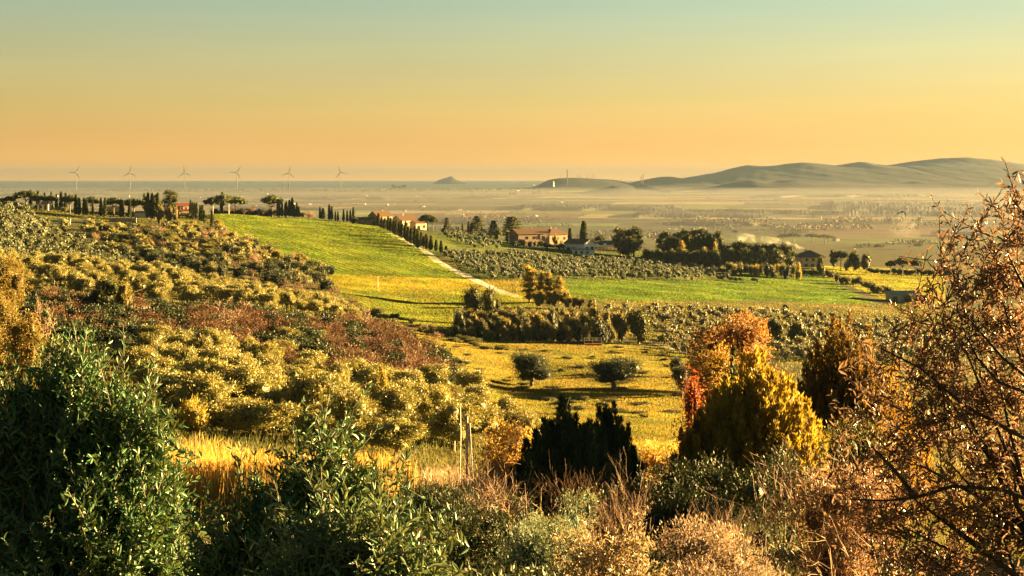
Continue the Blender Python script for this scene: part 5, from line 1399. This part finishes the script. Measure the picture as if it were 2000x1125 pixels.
stake('fence_stake', 'thin stake right of the concrete post', 953, 862, 925, 46, .02, M_BARK_P)
stake('fence_stake', 'dark thin metal stake among the golden reeds', 381, 846, 940, 42, .022, M_BARK)
S_ = Soup(); a_, b_ = G(912, 48) + [0.05, 0, 1.4], G(960, 47) + [0, 0, 1.5]
tube(S_, [a_ * (1 - t) + b_ * t - np.array([0, 0, .5 * t * (1 - t) * 1.6]) for t in np.linspace(0, 1, 9)], .008, .008, 4)
setp(link('fence_wire', S_.mesh('fence_wire', [M_METAL], True)), 'sagging white wire right of the concrete post', 'wire')

# ------------------------------------------------------------------ close olives, leaf by leaf
def shoots(SL, SW, P, D, length, L, W, step, mi=0, tint=(.75, 1.25), lift=.12, wr=.0022, ang=.75):
    n = len(P); D = unit(D)
    ln = length * rng.uniform(.6, 1.25, n)
    m = int(length / step)
    t = np.linspace(.06, 1, m)[None, :, None]
    curve = rng.normal(size=(n, 1, 3)) * .12 + np.array([0, 0, lift])
    Q = P[:, None, :] + D[:, None, :] * ln[:, None, None] * t + curve * ln[:, None, None] * t ** 2
    Td = unit(D[:, None, :] + 2 * curve * t)
    side = unit(np.cross(Td, unit(rng.normal(size=(n, 1, 3)))))
    up = np.cross(side, Td)
    ph = (np.arange(m) % 2)[None, :, None]
    s1 = side * (1 - ph) + up * ph
    tb = rng.uniform(tint[0], tint[1], (n, 1, 1))
    for sg in (1, -1):
        d = Td * ang + s1 * sg * .65 + rng.normal(size=Q.shape) * .16
        sz = (1 - .35 * t[..., 0] ** 2) * rng.uniform(.75, 1.2, (n, m))
        tt = np.clip(tb * rng.uniform(.75, 1.25, (n, m, 1)) * np.ones(3), 0, 3)
        leaves(SL, Q.reshape(-1, 3), d.reshape(-1, 3), (L * sz).ravel(), (W * sz).ravel(), mi, tt.reshape(-1, 3), .22)
    k = max(2, m // 4)
    idx = np.linspace(0, m - 1, k + 1).astype(int)
    for a, b in zip(idx[:-1], idx[1:]):
        wires(SW, Q[:, a], Q[:, b], wr, wr * .8)
def scr(px, py, Y): return np.array([X(px, Y), Y, rowz(py, Y)])
def close_tree(name, label, Y, base_px, blobs, mat, L=.056, W=.0160, length=.36, step=.024, cat='olive tree', depth=.5, outw=.5, upw=.7, bark=None, limbs_px=(), tint=(.7, 1.3), shell=.25, nlimb=3):
    """blobs: (px, py, rpx, rpy, n shoots [, dY])"""
    base = G(base_px, Y)
    r = setp(link(name, None, loc=base), label, cat)
    SL, SW, ST = Soup(), Soup(), Soup()
    heads = []
    for b in blobs:
        dY = b[5] if len(b) > 5 else 0.0
        c = scr(b[0], b[1], Y + dY) - base
        rx, rz = b[2] / F * Y, b[3] / F * Y
        ry = max(rx, rz) * depth + .12
        n = b[4]
        u = unit(rng.normal(size=(n, 3)))
        rr = rng.uniform(shell, 1, (n, 1)) ** .5
        P = c + u * rr * np.array([rx, ry, rz])
        D = u * outw + np.array([0, 0, upw]) + rng.normal(size=(n, 3)) * .35
        shoots(SL, SW, P - unit(D) * length * .85, D, length, L, W, step, tint=tint)
        heads.append(c)
    hub = np.array([0, 0, .45])
    tube(ST, [(0, 0, -.3), (.02, 0, .15), hub], .075, .06, 7)
    for c in heads:
        for j in range(nlimb):
            e = c * .86 + rng.normal(size=3) * .08 - np.array([0, 0, .16])
            m1 = hub * .6 + e * .4 + rng.normal(size=3) * .08 - np.array([0, 0, .05])
            tube(ST, [hub, m1, (m1 + e) / 2 + rng.normal(size=3) * .04, e], .02, .004, 5)
    for pts in limbs_px:
        tube(ST, [scr(px, py, Y - .2) - base for px, py in pts], .013, .004, 6)
    link('trunk', ST.mesh('trunk', [bark or M_BARK], True), r)
    tw = link('twigs', SW.mesh('twigs', [bark or M_BARK]), r); tw['kind'] = 'stuff'
    link('crown', SL.mesh('crown', [mat]), r)
    return r
close_tree('olive_tree', 'big close green olive filling the lower left corner', 6.6, 60,
    [(150, 790, 90, 95, 135), (60, 850, 110, 110, 162), (210, 870, 100, 100, 148), (285, 975, 70, 100, 122), (60, 1000, 150, 120, 202, .2), (180, 1020, 150, 110, 189, -.2), (290, 1100, 90, 80, 122), (90, 1120, 170, 70, 148, -.3), (160, 730, 45, 45, 24), (255, 780, 40, 55, 19), (30, 785, 40, 50, 24), (310, 840, 25, 50, 11)], M_OLIVE_F)
close_tree('olive_tree', 'close olive with upright shoots left of the middle', 6.2, 560,
    [(640, 900, 55, 50, 26), (600, 970, 80, 60, 40), (690, 960, 60, 55, 28), (490, 960, 30, 60, 14), (500, 1050, 90, 70, 60), (760, 1000, 45, 50, 18), (430, 1090, 80, 60, 60), (645, 875, 30, 40, 8), (575, 900, 20, 40, 5), (790, 950, 20, 30, 5)], M_OLIVE_F, length=.4)
close_tree('olive_tree', 'close bluish green olive sapling at the bottom left of the middle', 5.2, 690,
    [(640, 1050, 80, 50, 60), (740, 1060, 80, 50, 60), (700, 1130, 150, 70, 120), (815, 1110, 50, 60, 36), (560, 1130, 60, 50, 36)], mat_leaf('bluish_olive_leaf', (.085, .16, .085), .2, (.18, .2, .06), rough=.4, spec=.5, vary=.05), L=.062, W=.0145)
RT = [(1990, 385, 22, 40, 9), (1985, 430, 30, 60, 14), (1965, 520, 60, 60, 28), (1900, 450, 30, 30, 7), (1880, 560, 70, 55, 15), (1960, 630, 80, 80, 27), (1870, 640, 70, 60, 18), (1850, 500, 30, 40, 7), (1800, 610, 50, 50, 9), (1730, 690, 70, 35, 8), (1820, 720, 90, 70, 26), (1940, 750, 100, 90, 40),
      (1850, 830, 120, 80, 38), (1960, 880, 90, 90, 38), (1760, 860, 90, 80, 24), (1860, 960, 120, 90, 42), (1740, 1000, 100, 90, 28), (1950, 1030, 110, 90, 43), (1830, 1090, 140, 70, 42), (1670, 940, 60, 80, 13), (1690, 780, 50, 60, 7), (2040, 700, 70, 200, 46), (2060, 980, 80, 160, 46)]
close_tree('olive_tree', 'close backlit olive with brownish leaves along the right edge', 7.0, 2140, RT, M_OLIVE_R, length=.34, step=.03, upw=.35, outw=.6, L=.055, W=.0125, depth=.7, shell=.1, bark=mat_plain('dark_bark', (.035, .026, .022), noise=.3, scale=8),  # limb bark darker than the common bark
    limbs_px=[[(2080, 1000), (1950, 955), (1860, 950), (1790, 972), (1730, 978), (1660, 975)], [(2100, 830), (2000, 765), (1950, 745), (1910, 700), (1890, 660)], [(2080, 620), (2000, 560), (1970, 500)], [(2060, 780), (1960, 700), (1890, 620)], [(1790, 972), (1740, 910), (1700, 870)], [(2090, 900), (1990, 850), (1880, 790), (1800, 720), (1720, 680)]], tint=(.6, 1.4), nlimb=1)
close_tree('olive_shrub', 'pale dry leaved shrub at the bottom right of the middle', 9.5, 1190,
    [(1130, 1070, 45, 40, 26), (1195, 1080, 60, 45, 38), (1240, 1040, 30, 20, 9), (1160, 1130, 90, 40, 50), (1250, 1120, 60, 50, 38)], M_PALE, cat='shrub', L=.046, W=.013, length=.26, upw=.5)
def dense_shrub(name, label, px, Y, top, wpx, mat, ncl, nlf, L, W, cs=.07, cat='shrub', tw=0, twm=None, hfrac=1.0):
    P_ = G(px, Y); h = rowz(top, Y) - P_[2]; R = wpx / F * Y / 2
    r = setp(link(name, None, loc=P_), label, cat)
    C, T = Soup(), Soup()
    k = 9
    an = np.arange(k) * 2.4; rad = np.sqrt(np.arange(k) / k) * R * .7
    bl = np.stack([np.cos(an) * rad, np.sin(an) * rad, h * rng.uniform(.15, .8, k), *[R * rng.uniform(.35, .55, k) for _ in range(2)], h * rng.uniform(.2, .32, k)], 1)
    crown(C, bl, ncl, nlf, cs, L, W, up=.5, low=-.8, core=.34)
    for b in bl: tube(T, [(0, 0, -.2), b[:3] * .5, b[:3]], .02, .006, 4)
    if tw: twigs(T, np.repeat([[0, 0, 0.]], tw, 0) + rng.normal(size=(tw, 3)) * [R * .4, R * .4, 0], rng.normal(size=(tw, 3)) * .35 + [0, 0, 1], h * .45, .010, 4, 3, .4, .7, .15)
    link('stems', T.mesh('stems', [twm or M_BARK]), r); link('crown', C.mesh('crown', [mat]), r)
dense_shrub('silver_shrub', 'silvery teal shrub at the bottom centre', 1055, 19, 1004, 150, M_SILVER, 620, 16, .05, .014)
dense_shrub('silver_shrub', 'small silvery shrub behind the teal one', 1120, 26, 968, 90, M_SILVER, 260, 14, .055, .016)
dense_shrub('grey_shrub', 'dense beige grey shrub along the bottom right', 1390, 13, 1040, 330, mat_leaf('pinkish_grey_leaf', (.24, .185, .145), .3, (.36, .24, .15), vary=.05), 900, 18, .034, .011, .05, tw=10, twm=M_TWIG_P)
dense_shrub('brown_shrub', 'brown leaved twiggy shrub left of the right olive', 1640, 15, 905, 220, mat_leaf('brown_leaf', (.125, .08, .055), .3, (.32, .17, .09), vary=.05), 800, 18, .05, .015, .08, tw=26, twm=M_TWIG_P)
dense_shrub('brown_shrub', 'green brown shrub under the tall dark cypress', 1650, 24, 810, 160, M_SHRUB, 420, 16, .07, .02, .09, tw=10, twm=M_TWIG_P)
dense_shrub('shade_filler_bush', 'dark filler bush for shade at the bottom centre', 930, 24, 985, 190, M_SHADE_DARKSHRUB, 420, 16, .06, .02)  # dark filler bushes, here and below, stand in for shaded ground
for i, (px, Y, top, w) in enumerate([(1290, 34, 905, 200), (1420, 32, 900, 220), (1530, 33, 880, 160), (860, 36, 950, 150), (1000, 34, 960, 120), (1180, 34, 968, 160), (1330, 22, 985, 180)]):
    dense_shrub('shade_filler_bush', ['dark filler bush for shade right of the junipers', 'dark filler bush for shade under the yellow cypress', 'dark filler bush for shade right under the yellow cypress', 'dark filler bush for shade below the fence posts', 'dark filler bush for shade below the left juniper dome', 'dark filler bush for shade below the right juniper dome', 'dark filler bush for shade behind the beige grey shrub'][i], px, Y, top, w, M_SHADE_DARKSHRUB, 420, 16, .08, .028, .1)
dense_shrub('golden_bush', 'golden leaved thicket right of the fence posts', 985, 46, 838, 120, M_REED, 380, 18, .1, .035, .12, tw=20, twm=M_TWIG_P)
dense_shrub('golden_bush', 'golden leaved bush touching the left juniper dome', 1045, 50, 832, 90, M_REED, 260, 18, .1, .035, .12, tw=10, twm=M_TWIG_P)
dense_shrub('golden_bush', 'golden bush right of the junipers', 1285, 50, 872, 110, M_REED, 280, 18, .1, .035, .12, tw=10, twm=M_TWIG_P)
U = Soup()
un = 46000
uy = np.exp(rng.uniform(math.log(9), math.log(46), un)); ux = X(rng.uniform(300, 1800, un), uy)
uP = np.stack([ux, uy, ground(ux, uy) + rng.uniform(-.02, .28, un)], 1)
blades(U, uP, rng.normal(size=(un, 3)) * .7 + [0, 0, .7], rng.uniform(.05, .14, un), rng.uniform(.02, .05, un), 0, rng.uniform(.5, 1.5, un)[:, None] * np.ones(3))
setp(link('undergrowth', U.mesh('undergrowth', [M_SHADE_DARKSHRUB])), 'dark leafy undergrowth covering the ground below the close shrubs', 'undergrowth', kind='stuff')
def twig_clump(name, label, px, Y, top, wpx, mat, n=16, lv=4, r0=.012, spread=.5, up=.2, cat='twigs'):
    P_ = G(px, Y); h = rowz(top, Y) - P_[2]; R = wpx / F * Y / 2
    S = Soup()
    b = rng.normal(size=(n, 3)) * [R * .45, R * .4, 0]
    twigs(S, b, rng.normal(size=(n, 3)) * .3 + [0, 0, 1], h * .38, r0, lv, 4, spread, .72, up)
    setp(link(name, S.mesh(name, [mat]), loc=P_), label, cat)
twig_clump('bare_bush', 'twisted pale bare bush below the fence posts', 945, 30, 872, 170, M_TWIG_P, 14, 4, .012, .7, .05, 'bare bush')
twig_clump('bare_bush', 'reddish fan of twigs below the junipers', 1150, 31, 915, 90, M_TWIG_R, 18, 4, .009, .35, .3, 'bare bush')
twig_clump('bare_bush', 'thin pale twigs right of the reddish fan', 1220, 29, 925, 110, M_TWIG_P, 12, 4, .008, .4, .3, 'bare bush')
twig_clump('bare_bush', 'dry twigs above the beige grey shrub', 1430, 20, 965, 160, M_TWIG_P, 14, 4, .006, .35, .3, 'bare bush')

# unseen olives added past the right edge to shade the foreground from the sun
for i, (x_, y_, h_) in enumerate([(18, 28, 5.4), (21, 33, 5.2), (24.5, 37, 4.6)]):
    plant('olive_near', ['nearest', 'middle', 'farthest'][i] + ' unseen olive added for shade beyond the right edge of the view', 'olive tree', 0, 0, h=h_, w=5.5, loc=(x_, y_, float(ground(x_, y_))), group='unseen shade olives beyond the right edge', name='olive_tree')
# ------------------------------------------------------------------ grass of the fields and meadow (uncountable)
def grass(name, label, zi, n, y0, y1, px0, px1, h, wf=.00075, gain=1.0, vary=.35, rows=False):
    S = Soup()
    Y = np.exp(rng.uniform(math.log(y0), math.log(y1), n * 3)); px = rng.uniform(px0, px1, n * 3)
    x = X(px, Y); q = zone_id(x, Y)
    k = np.isin(q, zi); x, Y, q = x[k][:n], Y[k][:n], q[k][:n]
    m = len(x)
    P = np.stack([x, Y, ground(x, Y) - .03], 1)
    D = unit(np.array([0, 0, 1.0]) + rng.normal(size=(m, 3)) * .35)
    pal = np.array([c for *_, c in ZONES] + [BASE_C])
    nz_ = np.clip(vnoise(x / 7, Y / 7, 21) * .6 + vnoise(x / 2.1, Y / 3.3, 22) * .4, -1, 1)
    patch = 1 + .28 * np.sin(x * .21 + 2 * np.sin(Y * .09)) * np.sin(Y * .17 + x * .05)
    drill = 1 + .36 * np.sin((x * .83 + Y * .56) * 1.9) + .10 * np.sin((x * .83 + Y * .56) * .47)
    patch = patch * (drill if rows else 1)
    t = pal[q] * gain * (patch * rng.uniform(1 - vary, 1 + vary, m))[:, None] * (1 + nz_[:, None] * np.array([.34, .10, .1]))
    blades(S, P, D, rng.uniform(h[0], h[1], m), wf * Y * 1.35, 0, t)
    return setp(link(name, S.mesh(name, [M_GRASS])), label, 'grass', kind='stuff')
ZI = {z[0]: i for i, z in enumerate(ZONES)}
grass('field_grass', 'young green crop on the sloping upper field', [ZI['upper_field']], 125000, 395, 850, 400, 920, (.14, .32), gain=1.1, rows=True)
grass('field_grass', 'bright grass of the lower field', [ZI['strip'], ZI['lower_field'], ZI['corner']], 80000, 280, 640, 620, 1130, (.14, .32), gain=1.1)
grass('field_grass', 'green grass of the right field and pasture', [ZI['right_field'], ZI['pasture']], 125000, 400, 900, 1080, 1860, (.14, .32), gain=1.1)
grass('meadow_grass', 'long golden grass of the meadow', [ZI['meadow']], 175000, 80, 320, 780, 1400, (.08, .26), wf=.0005, gain=1.1, vary=.3)
grass('grove_grass', 'weedy grass under the olive groves', [ZI['grove_mid'], ZI['grove_low'], ZI['garden']], 70000, 300, 900, 0, 1870, (.2, .5))
grass('rough_grass', 'rough dry grass of the slopes', [-1], 125000, 34, 520, -60, 2060, (.25, .7), gain=1.1, vary=.5)
# ------------------------------------------------------------------ woods and hedges of the plain (read as one mass)
def wood(name, label, px, py, h, mat, squash=1.0):
    n = len(px)
    Y = 70 * F / (py - H0)
    c = np.stack([X(px, Y), Y, np.zeros(n)], 1)
    hh = rng.uniform(h[0], h[1], n)
    rx = hh * rng.uniform(.45, .8, n) * squash
    S = np.stack([rx, rx, hh * .55], 1)
    k = 11
    u = unit(rng.normal(size=(n, k, 3))) * rng.uniform(.55, 1, (n, k, 1))
    P = c[:, None] + u * S[:, None] + np.stack([np.zeros(n), np.zeros(n), hh * .5 - .8], 1)[:, None]
    Q = Soup()
    leaves(Q, P.reshape(-1, 3), rng.normal(size=(n * k, 3)) + [0, 0, .4], np.repeat(hh * .42, k), np.repeat(hh * .26 * squash ** .5, k), 0, np.repeat(rng.uniform(.6, 1.4, n), k)[:, None] * np.ones(3))
    o = link(name, Q.mesh(name, [mat]))
    return setp(o, label, 'woods', kind='stuff')
M_FARWOOD = mat_plain('far_wood', (.028, .036, .024), noise=.2, scale=.1, tint=True)
M_FARBROWN = mat_plain('far_bare_wood', (.13, .095, .06), noise=.2, scale=.1, tint=True)
def rect(p0, p1, q0, q1, n): return rng.uniform(p0, p1, n), q0 + (q1 - q0) * rng.random(n)
def cat(*a): return np.concatenate([q[0] for q in a]), np.concatenate([q[1] for q in a])
b1 = cat(rect(-100, 220, 375, 377, 260), rect(215, 480, 372.5, 375, 300), rect(470, 760, 373, 374.5, 240), rect(760, 1000, 371, 373, 160))
wood('far_wood', 'dark coastal pinewood along the shore', b1[0], b1[1], (9, 15), M_FARWOOD)
def canopy(name, label, belts, mat):
    """closed far woods seen as one bumpy canopy"""
    S = Soup()
    for p0, p1, q0, q1, h in belts:
        nu, nv = max(24, int((p1 - p0) / 1.3)), 16
        pu = np.linspace(p0, p1, nu); qv = np.linspace(q1, q0, nv)
        A, B = np.meshgrid(pu, qv)
        B = B + .8 * np.sin(A * .05 + B) + .5 * np.sin(A * .021 + 2)
        Y = 70 * F / (B - H0); x = X(A, Y)
        ed = np.minimum(np.minimum((A - p0), (p1 - A)) / 12, 1); t = np.arange(nv)[:, None] / (nv - 1)
        env = np.clip(np.minimum(t * 9, (1 - t) * 4 + .4), 0, 1) * np.clip(ed, 0, 1)
        gap = np.clip(vnoise(x / 160, Y / 160, 31) * 1.2 + .9, 0, 1)
        z = h * env * gap * (.7 + .3 * rng.random(A.shape)) - .9
        V = np.stack([x, Y, z], -1).reshape(-1, 3)
        k = (np.arange(nv - 1)[:, None] * nu + np.arange(nu - 1)[None, :]).ravel()
        S.add(V, np.stack([k, k + 1, k + nu + 1, k + nu], 1), 0, np.repeat(rng.uniform(.7, 1.3, (len(V), 1)), 3, 1))
    return setp(link(name, S.mesh(name, [mat], True)), label, 'woods', kind='stuff')
canopy('far_wood', 'bluish wood belts in the middle of the plain', [(1010, 1330, 402, 411, 8), (1235, 1645, 409, 425, 7), (1615, 1960, 394, 425, 8), (1300, 1430, 371, 376, 8), (1480, 1810, 380.5, 385, 8), (-60, 230, 379, 383, 8), (520, 760, 386, 390, 7), (900, 1010, 384, 388, 7), (440, 640, 404, 410, 6), (1330, 1480, 433, 441, 6), (860, 1000, 428, 438, 5)], M_FARWOOD)
segs = []
for i in range(150):
    p0 = rng.uniform(-60, 2050); q = 374 + 120 * rng.random() ** 1.6; ln = rng.uniform(15, 110)
    segs.append((p0 + np.linspace(0, ln, int(ln / 3) + 2) + rng.normal(0, 1, int(ln / 3) + 2), q + rng.normal(0, .25, int(ln / 3) + 2)))
b3 = cat(*segs)
wood('plain_hedges', 'hedgerows and tree lines across the plain', b3[0], b3[1], (2.5, 5.5), M_FARWOOD, 1.5)
b4 = cat(rect(1600, 1800, 432, 437, 90), rect(1330, 1500, 433, 440, 70), rect(1160, 1290, 462, 470, 50), rect(1500, 1700, 446, 449, 60), rect(900, 1000, 424, 434, 30))
wood('bare_tree_line', 'brownish bare tree lines in the mist', b4[0], b4[1], (5, 9), M_FARBROWN)
for i, (px, py, top, w) in enumerate([(1530, 472, 456, 26), (1549, 472, 454, 34), (1586, 473, 455, 30), (1612, 474, 457, 34), (1716, 491, 476, 20), (1795, 487, 474, 20), (1438, 461, 448, 16), (1462, 447, 436, 18), (1495, 448, 437, 22)]):
    Y_ = 70 * F / (py - H0)
    plant('umbrella_pine', ['leftmost of the misty umbrella pines behind the smoke', 'second misty umbrella pine behind the smoke', 'third misty umbrella pine behind the smoke', 'rightmost of the misty umbrella pines behind the smoke', 'misty pine above the pale blue shed', 'misty pine right of the pale blue shed', 'small misty tree above the pine row', 'misty tree in the middle of the right plain', 'misty tree right of the middle of the right plain'][i], 'pine tree', px, Y_, h=(py - top) / F * Y_, wpx=w, loc=(X(px, Y_), Y_, -.6), name='umbrella_pine')

# ------------------------------------------------------------------ smoke
def smoke(name, label, path, r0, r1, dens):
    S = Soup(); P = np.array(path)
    t = np.linspace(0, len(P) - 1, 24)
    C = np.stack([np.interp(t, np.arange(len(P)), P[:, k]) for k in range(3)], 1)
    C = C + np.stack([np.sin(t * 7) * .6, np.cos(t * 5) * .6, np.sin(t * 9) * .5], 1)
    tube(S, C, r0, r1, 10)
    n = S.n
    S.add(np.concatenate([S.V[0][:10], C[:1]]), [(i, 10, (i + 1) % 10) for i in range(10)])
    S.add(np.concatenate([S.V[0][-10:], C[-1:]]), [(i, (i + 1) % 10, 10) for i in range(10)])
    m, nn, l, out = new_mat('smoke_volume')
    tc = nn.new('ShaderNodeTexCoord'); nz = nn.new('ShaderNodeTexNoise'); nz.inputs['Scale'].default_value = .16; nz.inputs['Detail'].default_value = 5
    l.new(tc.outputs['Object'], nz.inputs[0])
    mr = nn.new('ShaderNodeMapRange'); mr.inputs[1].default_value = .46; mr.inputs[2].default_value = .68; mr.inputs[3].default_value = 0; mr.inputs[4].default_value = dens
    l.new(nz.outputs[0], mr.inputs[0])
    v = nn.new('ShaderNodeVolumePrincipled'); v.inputs['Color'].default_value = (.9, .9, .9, 1); v.inputs['Anisotropy'].default_value = .3
    l.new(mr.outputs[0], v.inputs['Density']); l.new(v.outputs[0], out.inputs['Volume'])
    return setp(link(name, S.mesh(name, [m])), label, 'smoke', kind='stuff')
Ys = 70 * F / (489 - H0)
smoke('smoke_plume', 'white smoke plume rising behind the pine row', [scr(1572, 488, Ys), scr(1552, 479, Ys), scr(1525, 471, Ys), scr(1490, 467, Ys + 10), scr(1440, 463, Ys + 20)], 1.2, 4.5, .06)
smoke('smoke_plume', 'faint smoke wisp on the misty plain', [scr(1790, 462, 1650), scr(1775, 450, 1660), scr(1750, 440, 1670)], 6, 20, .006)
